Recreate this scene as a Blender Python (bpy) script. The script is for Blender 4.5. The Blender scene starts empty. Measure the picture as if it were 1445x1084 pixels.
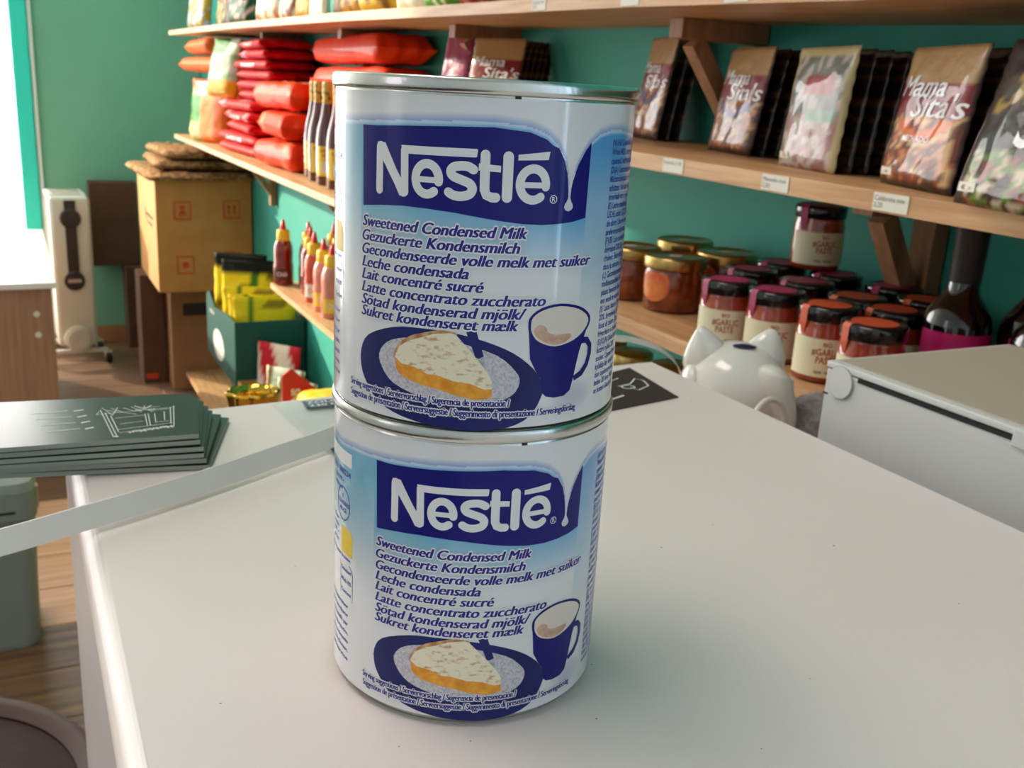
import bpy, bmesh, math, random
from mathutils import Vector, Matrix, noise
from math import sin, cos, pi, radians, atan2, sqrt
random.seed(7)
S = bpy.context.scene
COL = S.collection

# ------------------------------------------------------------------ camera
E = 1.33                                   # eye height
CT = 1.1731                                # top of the counter
cam_d = bpy.data.cameras.new('camera'); cam = bpy.data.objects.new('camera', cam_d); COL.objects.link(cam)
cam_d.sensor_width = 36; cam_d.lens = 34.96; cam_d.clip_start = .01; cam_d.clip_end = 100
_p, _r, _y = radians(16.336), radians(3.222), radians(-27)
fw = Vector((0, cos(_p), -sin(_p))); up = Vector((0, sin(_p), cos(_p))); rt = Vector((1, 0, 0))
rt2 = rt*cos(_r)+up*sin(_r); up2 = -rt*sin(_r)+up*cos(_r)
Rz = Matrix.Rotation(_y, 3, 'Z')
fw, rt2, up2 = Rz@fw, Rz@rt2, Rz@up2
M = Matrix((rt2, up2, -fw)).transposed().to_4x4(); M.translation = (0, 0, E)
cam.matrix_world = M
cam_d.dof.use_dof = True; cam_d.dof.focus_distance = .205; cam_d.dof.aperture_fstop = 52
S.camera = cam

# ------------------------------------------------------------------ world, sun, daylight
w = bpy.data.worlds.new('sky'); S.world = w; w.use_nodes = True
bg = w.node_tree.nodes['Background']; bg.inputs[0].default_value = (1.0, .935, .93, 1); bg.inputs[1].default_value = 8.0
XRW = 1.92; SUN = 8.5; PORTAL_Z = 3.1
sd = bpy.data.lights.new('sun', 'SUN'); sd.energy = SUN; sd.angle = radians(1.2); sd.color = (1, .86, .66)
sun = bpy.data.objects.new('sun', sd); COL.objects.link(sun)
sun.rotation_euler = Vector((.8, -1, -.42)).to_track_quat('-Z', 'Y').to_euler(); sun.location = (-3, 8, 4)
def area(name, loc, target, sx, sy, energy, color=(1, 1, 1), portal=False):
    d = bpy.data.lights.new(name, 'AREA'); d.shape = 'RECTANGLE'; d.size = sx; d.size_y = sy; d.energy = energy; d.color = color
    if portal: d.cycles.is_portal = True
    o = bpy.data.objects.new(name, d); COL.objects.link(o); o.location = loc
    o.rotation_euler = (Vector(target)-Vector(loc)).to_track_quat('-Z', 'Y').to_euler()
    return o
area('daylight_portal_front', (-1.18, 5.48, 1.65), (-1.18, 0, 1.65), 2.5, 3.0, 1, portal=True)
area('daylight_portal_left', (-2.58, .425, 1.75), (0, .425, 1.75), .65, 1.5, 1, portal=True)
area('daylight_portal_near', (XRW, -1.75, 1.7), (0, -1.75, 1.7), 1.2, 2.0, 1, portal=True)
area('ceiling_fill_front', (-.5, .6, 3.1), (-.5, .6, 0), .6, 1.2, 17, (1, .88, .82))  # unseen fill light added below the ceiling
area('ceiling_fill_back', (-.4, 3.2, 3.1), (-.4, 3.2, 0), .6, 1.2, 7, (1, .90, .82))  # second unseen fill light, added towards the window end
vs = S.view_settings; vs.view_transform = 'Standard'; vs.look = 'None'; vs.gamma = 1; vs.exposure = 0.0; vs.use_curve_mapping = False

# ------------------------------------------------------------------ helpers
def lin(c): return tuple((x/12.92 if x <= .04045 else ((x+.055)/1.055)**2.4) for x in (v/255 for v in c))
def mat(name, rgb, rough=.5, metal=0., coat=0., spec=.5, rgb2=None, scale=10., bump=0., bscale=60., stretch=(1, 1, 1), trans=0., alpha=1., emit=0., attr=None, ior=1.45, thresh=None, sheen=0., coatr=.08):
    m = bpy.data.materials.new(name); m.use_nodes = True; nt = m.node_tree; b = nt.nodes['Principled BSDF']
    L = nt.links.new
    b.inputs['Base Color'].default_value = (*lin(rgb), 1)
    b.inputs['Roughness'].default_value = rough; b.inputs['Metallic'].default_value = metal
    b.inputs['Coat Weight'].default_value = coat; b.inputs['Coat Roughness'].default_value = coatr
    b.inputs['Specular IOR Level'].default_value = spec; b.inputs['IOR'].default_value = ior
    b.inputs['Transmission Weight'].default_value = trans; b.inputs['Alpha'].default_value = alpha
    b.inputs['Sheen Weight'].default_value = sheen
    tc = nt.nodes.new('ShaderNodeTexCoord'); mp = nt.nodes.new('ShaderNodeMapping'); mp.inputs['Scale'].default_value = stretch
    L(tc.outputs['Object'], mp.inputs['Vector'])
    base = None
    if attr:
        a = nt.nodes.new('ShaderNodeVertexColor'); a.layer_name = attr; base = a.outputs['Color']
        L(base, b.inputs['Base Color'])
    if rgb2:
        n = nt.nodes.new('ShaderNodeTexNoise'); n.inputs['Scale'].default_value = scale; n.inputs['Detail'].default_value = 5
        L(mp.outputs[0], n.inputs['Vector'])
        r = nt.nodes.new('ShaderNodeValToRGB'); lo, hi = thresh or (.35, .65)
        r.color_ramp.elements[0].position = lo; r.color_ramp.elements[1].position = hi
        r.color_ramp.elements[0].color = (*lin(rgb), 1); r.color_ramp.elements[1].color = (*lin(rgb2), 1)
        L(n.outputs['Fac'], r.inputs['Fac']); L(r.outputs['Color'], b.inputs['Base Color'])
    if bump:
        n2 = nt.nodes.new('ShaderNodeTexNoise'); n2.inputs['Scale'].default_value = bscale; n2.inputs['Detail'].default_value = 4
        L(mp.outputs[0], n2.inputs['Vector'])
        bp = nt.nodes.new('ShaderNodeBump'); bp.inputs['Strength'].default_value = bump; bp.inputs['Distance'].default_value = .01
        L(n2.outputs['Fac'], bp.inputs['Height']); L(bp.outputs['Normal'], b.inputs['Normal'])
    if emit:
        b.inputs['Emission Color'].default_value = (*lin(rgb), 1); b.inputs['Emission Strength'].default_value = emit
    return m
def wood(name, c1, c2, axis='Y', rough=.5, coat=0., scale=6):
    st = {'X': (1, 14, 14), 'Y': (14, 1, 14), 'Z': (14, 14, 1)}[axis]
    return mat(name, c1, rough, rgb2=c2, scale=scale, stretch=st, bump=.12, bscale=scale*3, coat=coat)
def fin(o, parent, label=None, smooth=False):
    COL.objects.link(o)
    if parent is not None: o.parent = parent
    if label: o['label'] = label
    return o
def obj(name, bm, m, parent=None, label=None, smooth=False):
    me = bpy.data.meshes.new(name)
    bmesh.ops.recalc_face_normals(bm, faces=bm.faces)
    bm.to_mesh(me); bm.free()
    if smooth:
        for p in me.polygons: p.use_smooth = True
    for mm in (m if isinstance(m, (list, tuple)) else [m]): me.materials.append(mm)
    return fin(bpy.data.objects.new(name, me), parent, label)
def raw(name, verts, faces, m, parent=None, label=None, smooth=False, cols=None):
    me = bpy.data.meshes.new(name); me.from_pydata([tuple(v) for v in verts], [], faces); me.update()
    if smooth:
        me.polygons.foreach_set('use_smooth', [True]*len(me.polygons))
    if cols is not None:
        a = me.color_attributes.new('Col', 'FLOAT_COLOR', 'POINT'); buf = []
        for c in cols: buf += [*lin(c), 1]
        a.data.foreach_set('color', buf)
    for mm in (m if isinstance(m, (list, tuple)) else [m]): me.materials.append(mm)
    return fin(bpy.data.objects.new(name, me), parent, label)
def thing(name, label, cat, loc=(0, 0, 0), rz=0., group=None, rot=None):
    o = bpy.data.objects.new(name, None); COL.objects.link(o); o.empty_display_size = .02
    o.location = loc; o.rotation_euler = rot or (0, 0, rz); tag(o, label, cat, group); return o
def tag(o, label, cat, group=None):
    o['label'] = label; o['category'] = cat
    if group: o['group'] = group
    return o
def struct(o, label=None):
    o['kind'] = 'structure'
    if label: o['label'] = label
    return o
def copy_tree(o, parent=None, loc=None, rz=None, label=None, group=None, rot=None):
    c = o.copy(); COL.objects.link(c)
    if parent is not None: c.parent = parent
    for ch in list(o.children): copy_tree(ch, c)
    if loc is not None: c.location = loc
    if rz is not None: c.rotation_euler = (0, 0, rz)
    if rot is not None: c.rotation_euler = rot
    if label: c['label'] = label
    if group: c['group'] = group
    return c
def box(bm, a, b, bev=0., seg=2, mtx=None):
    c = [(a[i]+b[i])/2 for i in range(3)]; s = [abs(b[i]-a[i]) for i in range(3)]
    t = bmesh.new(); bmesh.ops.create_cube(t, size=1)
    bmesh.ops.scale(t, vec=s, verts=t.verts)
    if bev: bmesh.ops.bevel(t, geom=t.edges[:]+t.verts[:], offset=bev, segments=seg, affect='EDGES', profile=.5)
    bmesh.ops.translate(t, vec=c, verts=t.verts)
    if mtx is not None: bmesh.ops.transform(t, matrix=mtx, verts=t.verts)
    vm = {v: bm.verts.new(v.co) for v in t.verts}
    for f in t.faces:
        try: bm.faces.new([vm[v] for v in f.verts])
        except ValueError: pass
    t.free(); return bm
def B(*args, **k):
    return box(bmesh.new(), *args, **k)
def lathe(prof, seg=40, bm=None, mtx=None, cap=True):
    bm = bm or bmesh.new(); rings = []
    for r, z in prof:
        if r < 1e-6: rings.append([bm.verts.new((0, 0, z))])
        else: rings.append([bm.verts.new((r*cos(2*pi*i/seg), r*sin(2*pi*i/seg), z)) for i in range(seg)])
    for A, C in zip(rings, rings[1:]):
        for i in range(seg):
            j = (i+1) % seg
            if len(A) == 1 and len(C) == 1: continue
            if len(A) == 1: bm.faces.new((A[0], C[j], C[i]))
            elif len(C) == 1: bm.faces.new((A[i], A[j], C[0]))
            else: bm.faces.new((A[i], A[j], C[j], C[i]))
    if mtx is not None: bmesh.ops.transform(bm, matrix=mtx, verts=bm.verts)
    return bm
def tube(pts, r, seg=8, bm=None, closed=False):
    bm = bm or bmesh.new(); n = len(pts); rings = []; prev = None
    pts = [Vector(p) for p in pts]
    for i, p in enumerate(pts):
        if closed: d = pts[(i+1) % n]-pts[i-1]
        else: d = pts[min(i+1, n-1)]-pts[max(i-1, 0)]
        d.normalize(); ref = prev if prev is not None else (Vector((0, 0, 1)) if abs(d.z) < .9 else Vector((1, 0, 0)))
        x = (ref-d*ref.dot(d)).normalized(); y = d.cross(x); prev = x
        rr = r[i] if isinstance(r, (list, tuple)) else r
        rings.append([bm.verts.new(p+(x*cos(2*pi*k/seg)+y*sin(2*pi*k/seg))*rr) for k in range(seg)])
    for i in range(n if closed else n-1):
        A, C = rings[i], rings[(i+1) % n]
        for k in range(seg): bm.faces.new((A[k], A[(k+1) % seg], C[(k+1) % seg], C[k]))
    if not closed: bm.faces.new(rings[0][::-1]); bm.faces.new(rings[-1])
    return bm
def spline(pts, n=8):
    out = []; P = [Vector(p) for p in pts]
    for i in range(len(P)-1):
        p0, p1, p2, p3 = P[max(i-1, 0)], P[i], P[i+1], P[min(i+2, len(P)-1)]
        for k in range(n):
            t = k/n; out.append(.5*((2*p1)+(p2-p0)*t+(2*p0-5*p1+4*p2-p3)*t*t+(3*p1-p0-3*p2+p3)*t**3))
    out.append(P[-1]); return out
_tc = {}
def text2d(body, size=1., bold=0., shear=0., res=3, align='LEFT', line=1.):
    """flat lettering as (verts, faces), x right, y up"""
    key = (body, size, bold, shear, res, align)
    if key in _tc: return _tc[key]
    cu = bpy.data.curves.new('lettering', 'FONT'); cu.body = body; cu.size = size; cu.offset = bold*size; cu.shear = shear
    cu.resolution_u = res; cu.align_x = align; cu.space_line = line
    ob = bpy.data.objects.new('lettering', cu); COL.objects.link(ob)
    dg = bpy.context.evaluated_depsgraph_get(); dg.update()
    me = bpy.data.meshes.new_from_object(ob.evaluated_get(dg))
    V = [tuple(v.co) for v in me.vertices]; F = [tuple(p.vertices) for p in me.polygons]
    bpy.data.objects.remove(ob); bpy.data.curves.remove(cu); bpy.data.meshes.remove(me)
    _tc[key] = (V, F); return V, F
def fit(VF, width=None, height=None):
    V, F = VF
    if not V: return V, F
    x0 = min(v[0] for v in V); x1 = max(v[0] for v in V)
    k = (width/(x1-x0)) if width else 1
    return [((v[0]-x0)*k, v[1], 0) for v in V], F
def vf_join(items):
    V, F = [], []
    for (v, f), dx, dy in items:
        n = len(V); V += [(p[0]+dx, p[1]+dy, 0) for p in v]; F += [tuple(i+n for i in q) for q in f]
    return V, F
def flat_text(name, body, size, mtx, m, parent, bold=0, shear=0, width=None, label=None, align='LEFT', res=2):
    V, F = text2d(body, size, bold, shear, res, align)
    if width:
        V, F = fit((V, F), width)
        if align == 'CENTER': V = [(v[0]-width/2, v[1], 0) for v in V]
    return raw(name, [mtx@Vector(v) for v in V], F, m, parent, label)
def frame(o, x, y):          # matrix from origin, x axis, y axis
    x = Vector(x).normalized(); y = Vector(y); y = (y-x*y.dot(x)).normalized(); z = x.cross(y)
    m = Matrix((x, y, z)).transposed().to_4x4(); m.translation = o; return m
def strip2d(pts, wd):        # stroke as quads; wd number or list
    V, F = [], []; P = [Vector((p[0], p[1])) for p in pts]; n = len(P)
    for i, p in enumerate(P):
        d = (P[min(i+1, n-1)]-P[max(i-1, 0)]).normalized(); nn = Vector((-d.y, d.x))
        ww = wd[i] if isinstance(wd, (list, tuple)) else wd
        V += [(p.x+nn.x*ww/2, p.y+nn.y*ww/2, 0), (p.x-nn.x*ww/2, p.y-nn.y*ww/2, 0)]
    for i in range(n-1): F.append((2*i, 2*i+1, 2*i+3, 2*i+2))
    return V, F
def poly2d(pts): return [(p[0], p[1], 0) for p in pts], [tuple(range(len(pts)))]
def disc2d(cx, cy, rx, ry=None, n=28, a0=0, a1=2*pi):
    ry = ry or rx; return poly2d([(cx+rx*cos(a0+(a1-a0)*i/n), cy+ry*sin(a0+(a1-a0)*i/n)) for i in range(n)])
def sm2(pts, n=6):           # closed smooth outline
    P = [Vector((p[0], p[1], 0)) for p in pts]; out = []; N = len(P)
    for i in range(N):
        p0, p1, p2, p3 = P[i-1], P[i], P[(i+1) % N], P[(i+2) % N]
        for k in range(n):
            t = k/n; q = .5*((2*p1)+(p2-p0)*t+(2*p0-5*p1+4*p2-p3)*t*t+(3*p1-p0-3*p2+p3)*t**3); out.append((q.x, q.y))
    return out

# ------------------------------------------------------------------ materials
M_ = {}
M_['teal'] = mat('teal_wall_paint', (60, 160, 143), .6, spec=.3, rgb2=(55, 153, 137), scale=3, bump=.03, bscale=180)
M_['teal_far'] = mat('far_teal_paint', (124, 182, 156), .7, spec=.2, rgb2=(118, 176, 151), scale=3, bump=.03, bscale=180)
M_['turq'] = mat('turquoise_frame_paint', (48, 214, 196), .4)
M_['whitepaint'] = mat('white_paint', (232, 234, 230), .5)
M_['ceil'] = mat('ceiling_paint', (228, 226, 220), .7)
M_['shelf'] = wood('pine_shelf_wood', (214, 170, 122), (188, 140, 94), 'Y', .5)
M_['bracket'] = wood('pine_bracket_wood', (176, 130, 92), (150, 106, 72), 'Z', .55)
M_['counter'] = mat('white_laminate', (231, 221, 217), .36, rgb2=(226, 215, 210), scale=4, bump=.015, bscale=500, spec=.45)
M_['desk'] = wood('desk_oak_laminate', (170, 132, 104), (154, 116, 90), 'Z', .45)
M_['desktop'] = mat('desk_white_top', (232, 230, 226), .3)
M_['tin'] = mat('tinplate', (205, 205, 200), .22, metal=1., bump=.02, bscale=300)
M_['label'] = mat('printed_label_paper', (225, 225, 225), .3, attr='Col', coat=1., spec=.4, coatr=.1)
M_['navy'] = mat('navy_ink', (6, 6, 112), .4, coat=.12, spec=.3)
M_['navytext'] = mat('navy_text_ink', (28, 24, 130), .35)
M_['inkblue'] = mat('blue_small_ink', (44, 66, 160), .4)
M_['labwhite'] = mat('white_ink', (228, 228, 228), .33, coat=.3)
M_['milk'] = mat('milk_white_ink', (214, 216, 222), .33, coat=.3)
M_['plate'] = mat('navy_plate_print', (28, 38, 108), .4, rgb2=(20, 28, 90), scale=60, coat=.1, spec=.3)
M_['well'] = mat('woven_plate_print', (206, 203, 207), .4, rgb2=(178, 174, 184), scale=1500, stretch=(1, 1, 1), thresh=(.42, .6))
M_['pietop'] = mat('meringue_print', (238, 228, 200), .4, rgb2=(196, 156, 108), scale=620, stretch=(1, .7, 1.5), thresh=(.52, .70))
M_['crust'] = mat('crust_print', (168, 116, 68), .4, rgb2=(220, 180, 130), scale=500)
M_['pieside'] = mat('orange_filling_print', (240, 172, 58), .4, rgb2=(222, 140, 34), scale=420)
M_['coffee'] = mat('coffee_print', (196, 150, 122), .4, rgb2=(224, 196, 176), scale=260)
M_['foam'] = mat('foam_print', (226, 214, 202), .4)
M_['steelprint'] = mat('fork_print', (150, 156, 164), .3, rgb2=(220, 222, 226), scale=500)
M_['black'] = mat('black_plastic', (20, 20, 22), .3)
M_['dark'] = mat('dark_card', (48, 36, 34), .4)
M_['leaflet'] = mat('dark_green_leaflet', (46, 48, 42), .22, spec=.6, rgb2=(52, 54, 48), scale=9)
M_['leafedge'] = mat('leaflet_paper_edge', (150, 158, 148), .6)
M_['chalk'] = mat('white_print', (226, 230, 226), .5)
M_['strap'] = mat('white_plastic_strap', (214, 210, 204), .35, spec=.5)
M_['greybox'] = mat('light_grey_plastic', (206, 208, 206), .42, bump=.04, bscale=900)
M_['greytop'] = mat('beige_grey_plastic', (176, 166, 148), .5, bump=.05, bscale=900)
M_['ceramic'] = mat('white_ceramic', (226, 226, 218), .12, coat=.6)
M_['bluedark'] = mat('dark_blue_slot', (34, 34, 66), .3)
M_['amber'] = mat('amber_preserve', (96, 34, 10), .1, rgb2=(150, 66, 16), scale=30, coat=1.)
M_['redpaste'] = mat('red_paste', (140, 44, 22), .1, rgb2=(178, 70, 34), scale=60, coat=1.)
M_['goldlid'] = mat('gold_lid', (190, 160, 98), .28, metal=1.)
M_['blacklid'] = mat('black_lid', (16, 16, 18), .14, coat=.6)
M_['pink'] = mat('pink_seal', (160, 40, 88), .45)
M_['orange'] = mat('orange_seal', (200, 84, 50), .45)
M_['cream'] = mat('cream_paper', (228, 220, 184), .55)
M_['print_r'] = mat('russet_print', (176, 84, 50), .5)
M_['hot'] = mat('hot_pink_label', (214, 30, 120), .4)
M_['bottle'] = mat('dark_glass', (26, 12, 10), .06, coat=1.)
M_['ketch'] = mat('dark_red_sauce', (78, 12, 18), .1, coat=1.)
M_['squeeze'] = mat('red_brown_sauce', (130, 26, 16), .16, coat=.8)
M_['squeeze2'] = mat('orange_red_sauce', (196, 66, 22), .16, coat=.8)
M_['yellowcap'] = mat('yellow_cap', (238, 190, 40), .35)
M_['redtip'] = mat('red_tip', (214, 34, 40), .35)
M_['foilneck'] = mat('gold_neck_foil', (206, 170, 66), .35, rgb2=(96, 70, 30), scale=90, thresh=(.56, .62))
M_['yellowlab'] = mat('yellow_bottle_label', (236, 200, 60), .45)
M_['foil'] = mat('printed_foil', (200, 200, 200), .42, attr='Col', coat=.6, spec=.2, bump=.6, bscale=22, coatr=.03)
M_['film'] = mat('printed_film', (200, 200, 200), .55, attr='Col', coat=.16, spec=.1, bump=.6, bscale=24, coatr=.04)
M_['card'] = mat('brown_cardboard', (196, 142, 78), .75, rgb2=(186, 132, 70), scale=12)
M_['card2'] = mat('dark_cardboard', (98, 66, 48), .8, rgb2=(90, 60, 44), scale=12)  # darker brown board
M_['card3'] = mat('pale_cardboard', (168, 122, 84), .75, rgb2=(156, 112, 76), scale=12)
M_['redink'] = mat('red_carton_ink', (206, 74, 34), .7)
M_['coir'] = mat('coir_fibre', (206, 164, 118), .95, spec=.1, rgb2=(136, 100, 66), scale=60, bump=.8, bscale=220)
M_['green'] = mat('dark_green_carton', (18, 78, 70), .5)
M_['gold'] = mat('polished_gold', (222, 180, 70), .16, metal=1.)
M_['heater'] = mat('cream_enamel', (192, 196, 186), .35)
M_['heaterdark'] = mat('dark_grey_plastic', (46, 42, 42), .3)
M_['bin'] = mat('grey_bin_plastic', (140, 148, 142), .45, bump=.05, bscale=700)
M_['stool'] = mat('dark_stool_wood', (58, 32, 26), .6, spec=.15, rgb2=(44, 26, 22), scale=30, stretch=(1, 8, 1))
M_['stoolrim'] = mat('stool_rim', (92, 74, 68), .6, spec=.2)
M_['cloth'] = mat('grey_fleece', (150, 144, 138), .95, rgb2=(120, 114, 110), scale=50, bump=.8, bscale=160, sheen=.4)
M_['redcard'] = mat('red_card', (212, 40, 44), .5)
M_['yellowbag'] = mat('yellow_print', (240, 200, 40), .3, coat=.5)
M_['tag'] = mat('paper_price_tag', (226, 222, 208), .6)
M_['tagink'] = mat('grey_tag_ink', (120, 118, 112), .6)
M_['outside'] = mat('bright_haze', (250, 252, 255), .9)
def sheet_mat(name, tint=(1, 1, 1), gloss=.12, rough=.02):      # thin clear sheet: transparent with a fresnel sheen
    m = bpy.data.materials.new(name); m.use_nodes = True; nt = m.node_tree; nt.nodes.clear()
    o = nt.nodes.new('ShaderNodeOutputMaterial'); mx = nt.nodes.new('ShaderNodeMixShader'); t = nt.nodes.new('ShaderNodeBsdfTransparent'); g = nt.nodes.new('ShaderNodeBsdfGlossy')
    g.inputs['Roughness'].default_value = rough; t.inputs[0].default_value = (*tint, 1)
    mx.inputs[0].default_value = gloss; nt.links.new(t.outputs[0], mx.inputs[1]); nt.links.new(g.outputs[0], mx.inputs[2]); nt.links.new(mx.outputs[0], o.inputs[0])
    return m
M_['pane'] = sheet_mat('window_pane', (.97, .99, .98), .06)
M_['tinted'] = sheet_mat('tinted_pane', (.50, .50, .52), .06); M_['tinted2'] = sheet_mat('cool_tinted_pane', (.74, .86, 1.0), .06)  # tints added to dim and cool light from the unseen side windows
M_['sleeve'] = sheet_mat('clear_plastic', (.95, .95, .96), .07, .12)

# ------------------------------------------------------------------ room shell
WX = .87        # shelf wall
FY = 5.30       # far wall
H = 3.2
XL, YN, XR = -2.6, -2.6, 1.9
WY0 = -.75      # near end of the shelf wall
# floor: sub-floor and planks
fl = struct(obj('floor', B((XL, YN, -.06), (XR, FY+.15, -.004)), mat('floor_joint', (54, 34, 24), .8)), 'brown wood plank floor of the shop')
pm = [wood('floor_plank_%s' % n, a, b, 'X', .38, scale=3) for n, a, b in (('light', (232, 188, 154), (208, 160, 124)), ('mid', (132, 104, 84), (112, 84, 66)), ('worn', (134, 100, 72), (84, 62, 46)))]  # light: paler wood with sunlight painted in; mid: floor shade painted in
pmesh = {}
y = .60; k = 0
while y < FY-.02:
    wd = min(.205, FY-y)
    for x0, x1 in ((-1.3, WX if k % 2 else .52), (WX if k % 2 else .52, WX)):
        if y > 3.2 and x0 < -.3: x0 = -.3
        m = pm[2] if y < 2.40 else (pm[0] if y < 3.2 else pm[1])
        if x1-x0 > .05:
            obj('plank', B((x0+.0015, y+.002, -.004), (x1-.0015, y+wd-.002, .0), bev=.0012, seg=1), m, fl)
    y += wd; k += 1
struct(obj('wall_right', B((WX, WY0, 0), (WX+.12, FY+.15, H)), M_['teal']), 'teal painted wall behind the wooden shelves')
struct(obj('wall_right_return', B((WX+.12, WY0, 0), (XR, WY0+.1, H)), M_['teal']))
wr = bmesh.new(); box(wr, (XR, YN, 0), (XR+.1, -2.35, H)); box(wr, (XR, -1.15, 0), (XR+.1, WY0, H)); box(wr, (XR, -2.35, 2.7), (XR+.1, -1.15, H)); box(wr, (XR, -2.35, 0), (XR+.1, -1.15, .7))
struct(obj('wall_right_near', wr, M_['whitepaint']))
struct(obj('wall_far', B((.045, FY, 0), (WX, FY+.15, H)), M_['teal_far']), 'grey-green wall at the far end of the shop')
wf = bmesh.new(); box(wf, (XL, FY, 3.12), (.045, FY+.15, H)); box(wf, (XL, FY, 0), (-2.4, FY+.15, 3.12)); box(wf, (-2.4, FY, 0), (.045, FY+.15, .12))
struct(obj('wall_far_surround', wf, M_['whitepaint']))
wl = bmesh.new(); box(wl, (XL-.1, YN, 0), (XL, .1, H)); box(wl, (XL-.1, .75, 0), (XL, FY+.15, H)); box(wl, (XL-.1, .1, 0), (XL, .75, 1.0)); box(wl, (XL-.1, .1, 2.5), (XL, .75, H))
struct(obj('wall_left', wl, M_['whitepaint']))
wn = bmesh.new(); box(wn, (XL, YN-.1, 0), (XR, YN, H))
struct(obj('wall_near', wn, M_['whitepaint']))
struct(obj('ceiling', B((XL-.1, YN-.1, H), (XR+.1, FY+.15, H+.1)), M_['ceil']))
struct(obj('trim_1', B((.045, FY-.035, 0), (.118, FY+.0, 3.1), bev=.006), M_['turq']), 'turquoise painted frame upright beside the bright window')
struct(obj('trim_2', B((.120, FY-.022, 0), (.138, FY, H), bev=.004), M_['whitepaint']), 'thin white vertical strip beside the turquoise frame')
struct(obj('baseboard_far', B((.138, FY-.018, 0), (WX, FY, .085), bev=.003), M_['card3']), 'light wooden skirting board under the far wall')
struct(obj('window_1', B((-2.4, FY+.10, .12), (.045, FY+.106, 3.12)), M_['pane']), 'tall bright shop window at the left end of the far wall')
g2 = struct(obj('window_2', B((XL-.05, .1, 1.0), (XL-.045, .75, 2.5)), M_['tinted']))  # unseen window, narrowed for fill and thin highlight streaks
g3 = struct(obj('window_3', B((XR+.045, -2.35, .7), (XR+.05, -1.15, 2.7)), M_['tinted2']))

# ------------------------------------------------------------------ counter
ct = thing('counter', 'white laminate counter with a rounded left edge in the foreground', 'counter', (0, 0, 0))
cb = bmesh.new()
poly = [(.012, -.62), (.352, -.62), (.351, .4985), (.012, .474)]
bot = [cb.verts.new((x, y, 0.0)) for x, y in poly]; top = [cb.verts.new((x, y, CT)) for x, y in poly]
cb.faces.new(bot[::-1]); tf = cb.faces.new(top)
for i in range(4): cb.faces.new((bot[i], bot[(i+1) % 4], top[(i+1) % 4], top[i]))
cb.edges.ensure_lookup_table()
le = [e for e in cb.edges if all(v.co.z > 1 for v in e.verts) and all(abs(v.co.x-.012) < .001 for v in e.verts)]
bmesh.ops.bevel(cb, geom=le, offset=.0065, segments=7, affect='EDGES', profile=.5)
oe = [e for e in cb.edges if all(v.co.z > CT-.0001 for v in e.verts) and (all(v.co.x > .34 for v in e.verts) or all(v.co.y > .47 for v in e.verts))]
bmesh.ops.bevel(cb, geom=oe, offset=.0012, segments=2, affect='EDGES', profile=.5)
obj('countertop', cb, M_['counter'], ct, smooth=False)
for p in ct.children[0].data.polygons: p.use_smooth = p.area < .012
obj('side_ledge', B((.352, -.60, 1.06), (.585, .655, 1.08), bev=.001), M_['desk'], ct, 'lower wood ledge beside the white counter')
obj('side_ledge_leg', B((.36, .60, 0), (.40, .64, 1.06)), M_['desk'], ct)
obj('back_ledge', B((.06, .5, 1.02), (.33, .80, 1.035)), M_['desk'], ct)
obj('back_ledge_leg', B((.09, .74, 0), (.12, .77, 1.02)), M_['desk'], ct)
sp = bmesh.new()
for i in range(26):
    a, b_ = random.uniform(.03, .33), random.uniform(.14, .47)
    r_ = random.uniform(.00015, .0004)
    ring = [sp.verts.new((a+r_*cos(q*pi/3)*random.uniform(.6, 1.8), b_+r_*sin(q*pi/3), CT+.00004)) for q in range(6)]; sp.faces.new(ring)
o = obj('dirt_speck', sp, M_['dark'], ct, 'tiny dark specks on the white surface'); o['kind'] = 'stuff'

# ------------------------------------------------------------------ condensed milk can
RB = .0368
RL = .03685
def cylmap(V, lay):
    out = []
    for v in V:
        r = RL+(lay+(v[2] if len(v) > 2 else 0))*.00002
        out.append((r*cos(v[0]/36.8), r*sin(v[0]/36.8), (v[1]+1.0)/1000))
    return out
def multi(VF, d, n=0):
    """heavier lettering: copies of the letters set slightly apart (n=0: side by side, else a ring of n)"""
    V, F = VF; out_v, out_f = [], []
    sh = [(-d, 0), (0, 0), (d, 0)] if not n else [(d*cos(2*pi*k/n), d*sin(2*pi*k/n)) for k in range(n)]
    for q, (dx, dy) in enumerate(sh):
        m_ = len(out_v); out_v += [(p_[0]+dx, p_[1]+dy, q*.1) for p_ in V]; out_f += [tuple(i+m_ for i in g_) for g_ in F]
    return out_v, out_f
def canprint(name, items, m, parent, lay, step=1.6, label=None):
    """items: list of (V,F) in label millimetres; split along the curve and wrapped on the can"""
    V, F = [], []
    for q, (v_, f_) in enumerate(items):
        n_ = len(V); V += [(p_[0], p_[1], q*.12 if step else p_[2]) for p_ in v_]; F += [tuple(i+n_ for i in g_) for g_ in f_]
    bm = bmesh.new(); bv = [bm.verts.new(v_) for v_ in V]
    for f in F:
        try: bm.faces.new([bv[i] for i in f])
        except ValueError: pass
    bmesh.ops.triangulate(bm, faces=bm.faces[:])
    if step:
        x0 = min(v[0] for v in V); x1 = max(v[0] for v in V); k = math.ceil(x0/step)
        while k*step < x1:
            bmesh.ops.bisect_plane(bm, geom=bm.verts[:]+bm.edges[:]+bm.faces[:], dist=1e-5, plane_co=(k*step, 0, 0), plane_no=(1, 0, 0)); k += 1
    for f in bm.faces:
        f.normal_update()
        if f.normal.z < 0: f.normal_flip()
    cc = cylmap([v.co for v in bm.verts], lay)
    for v, c in zip(bm.verts, cc): v.co = c
    me = bpy.data.meshes.new(name); bm.to_mesh(me); bm.free()
    for p in me.polygons: p.use_smooth = True
    me.materials.append(m)
    return fin(bpy.data.objects.new(name, me), parent, label)

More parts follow.
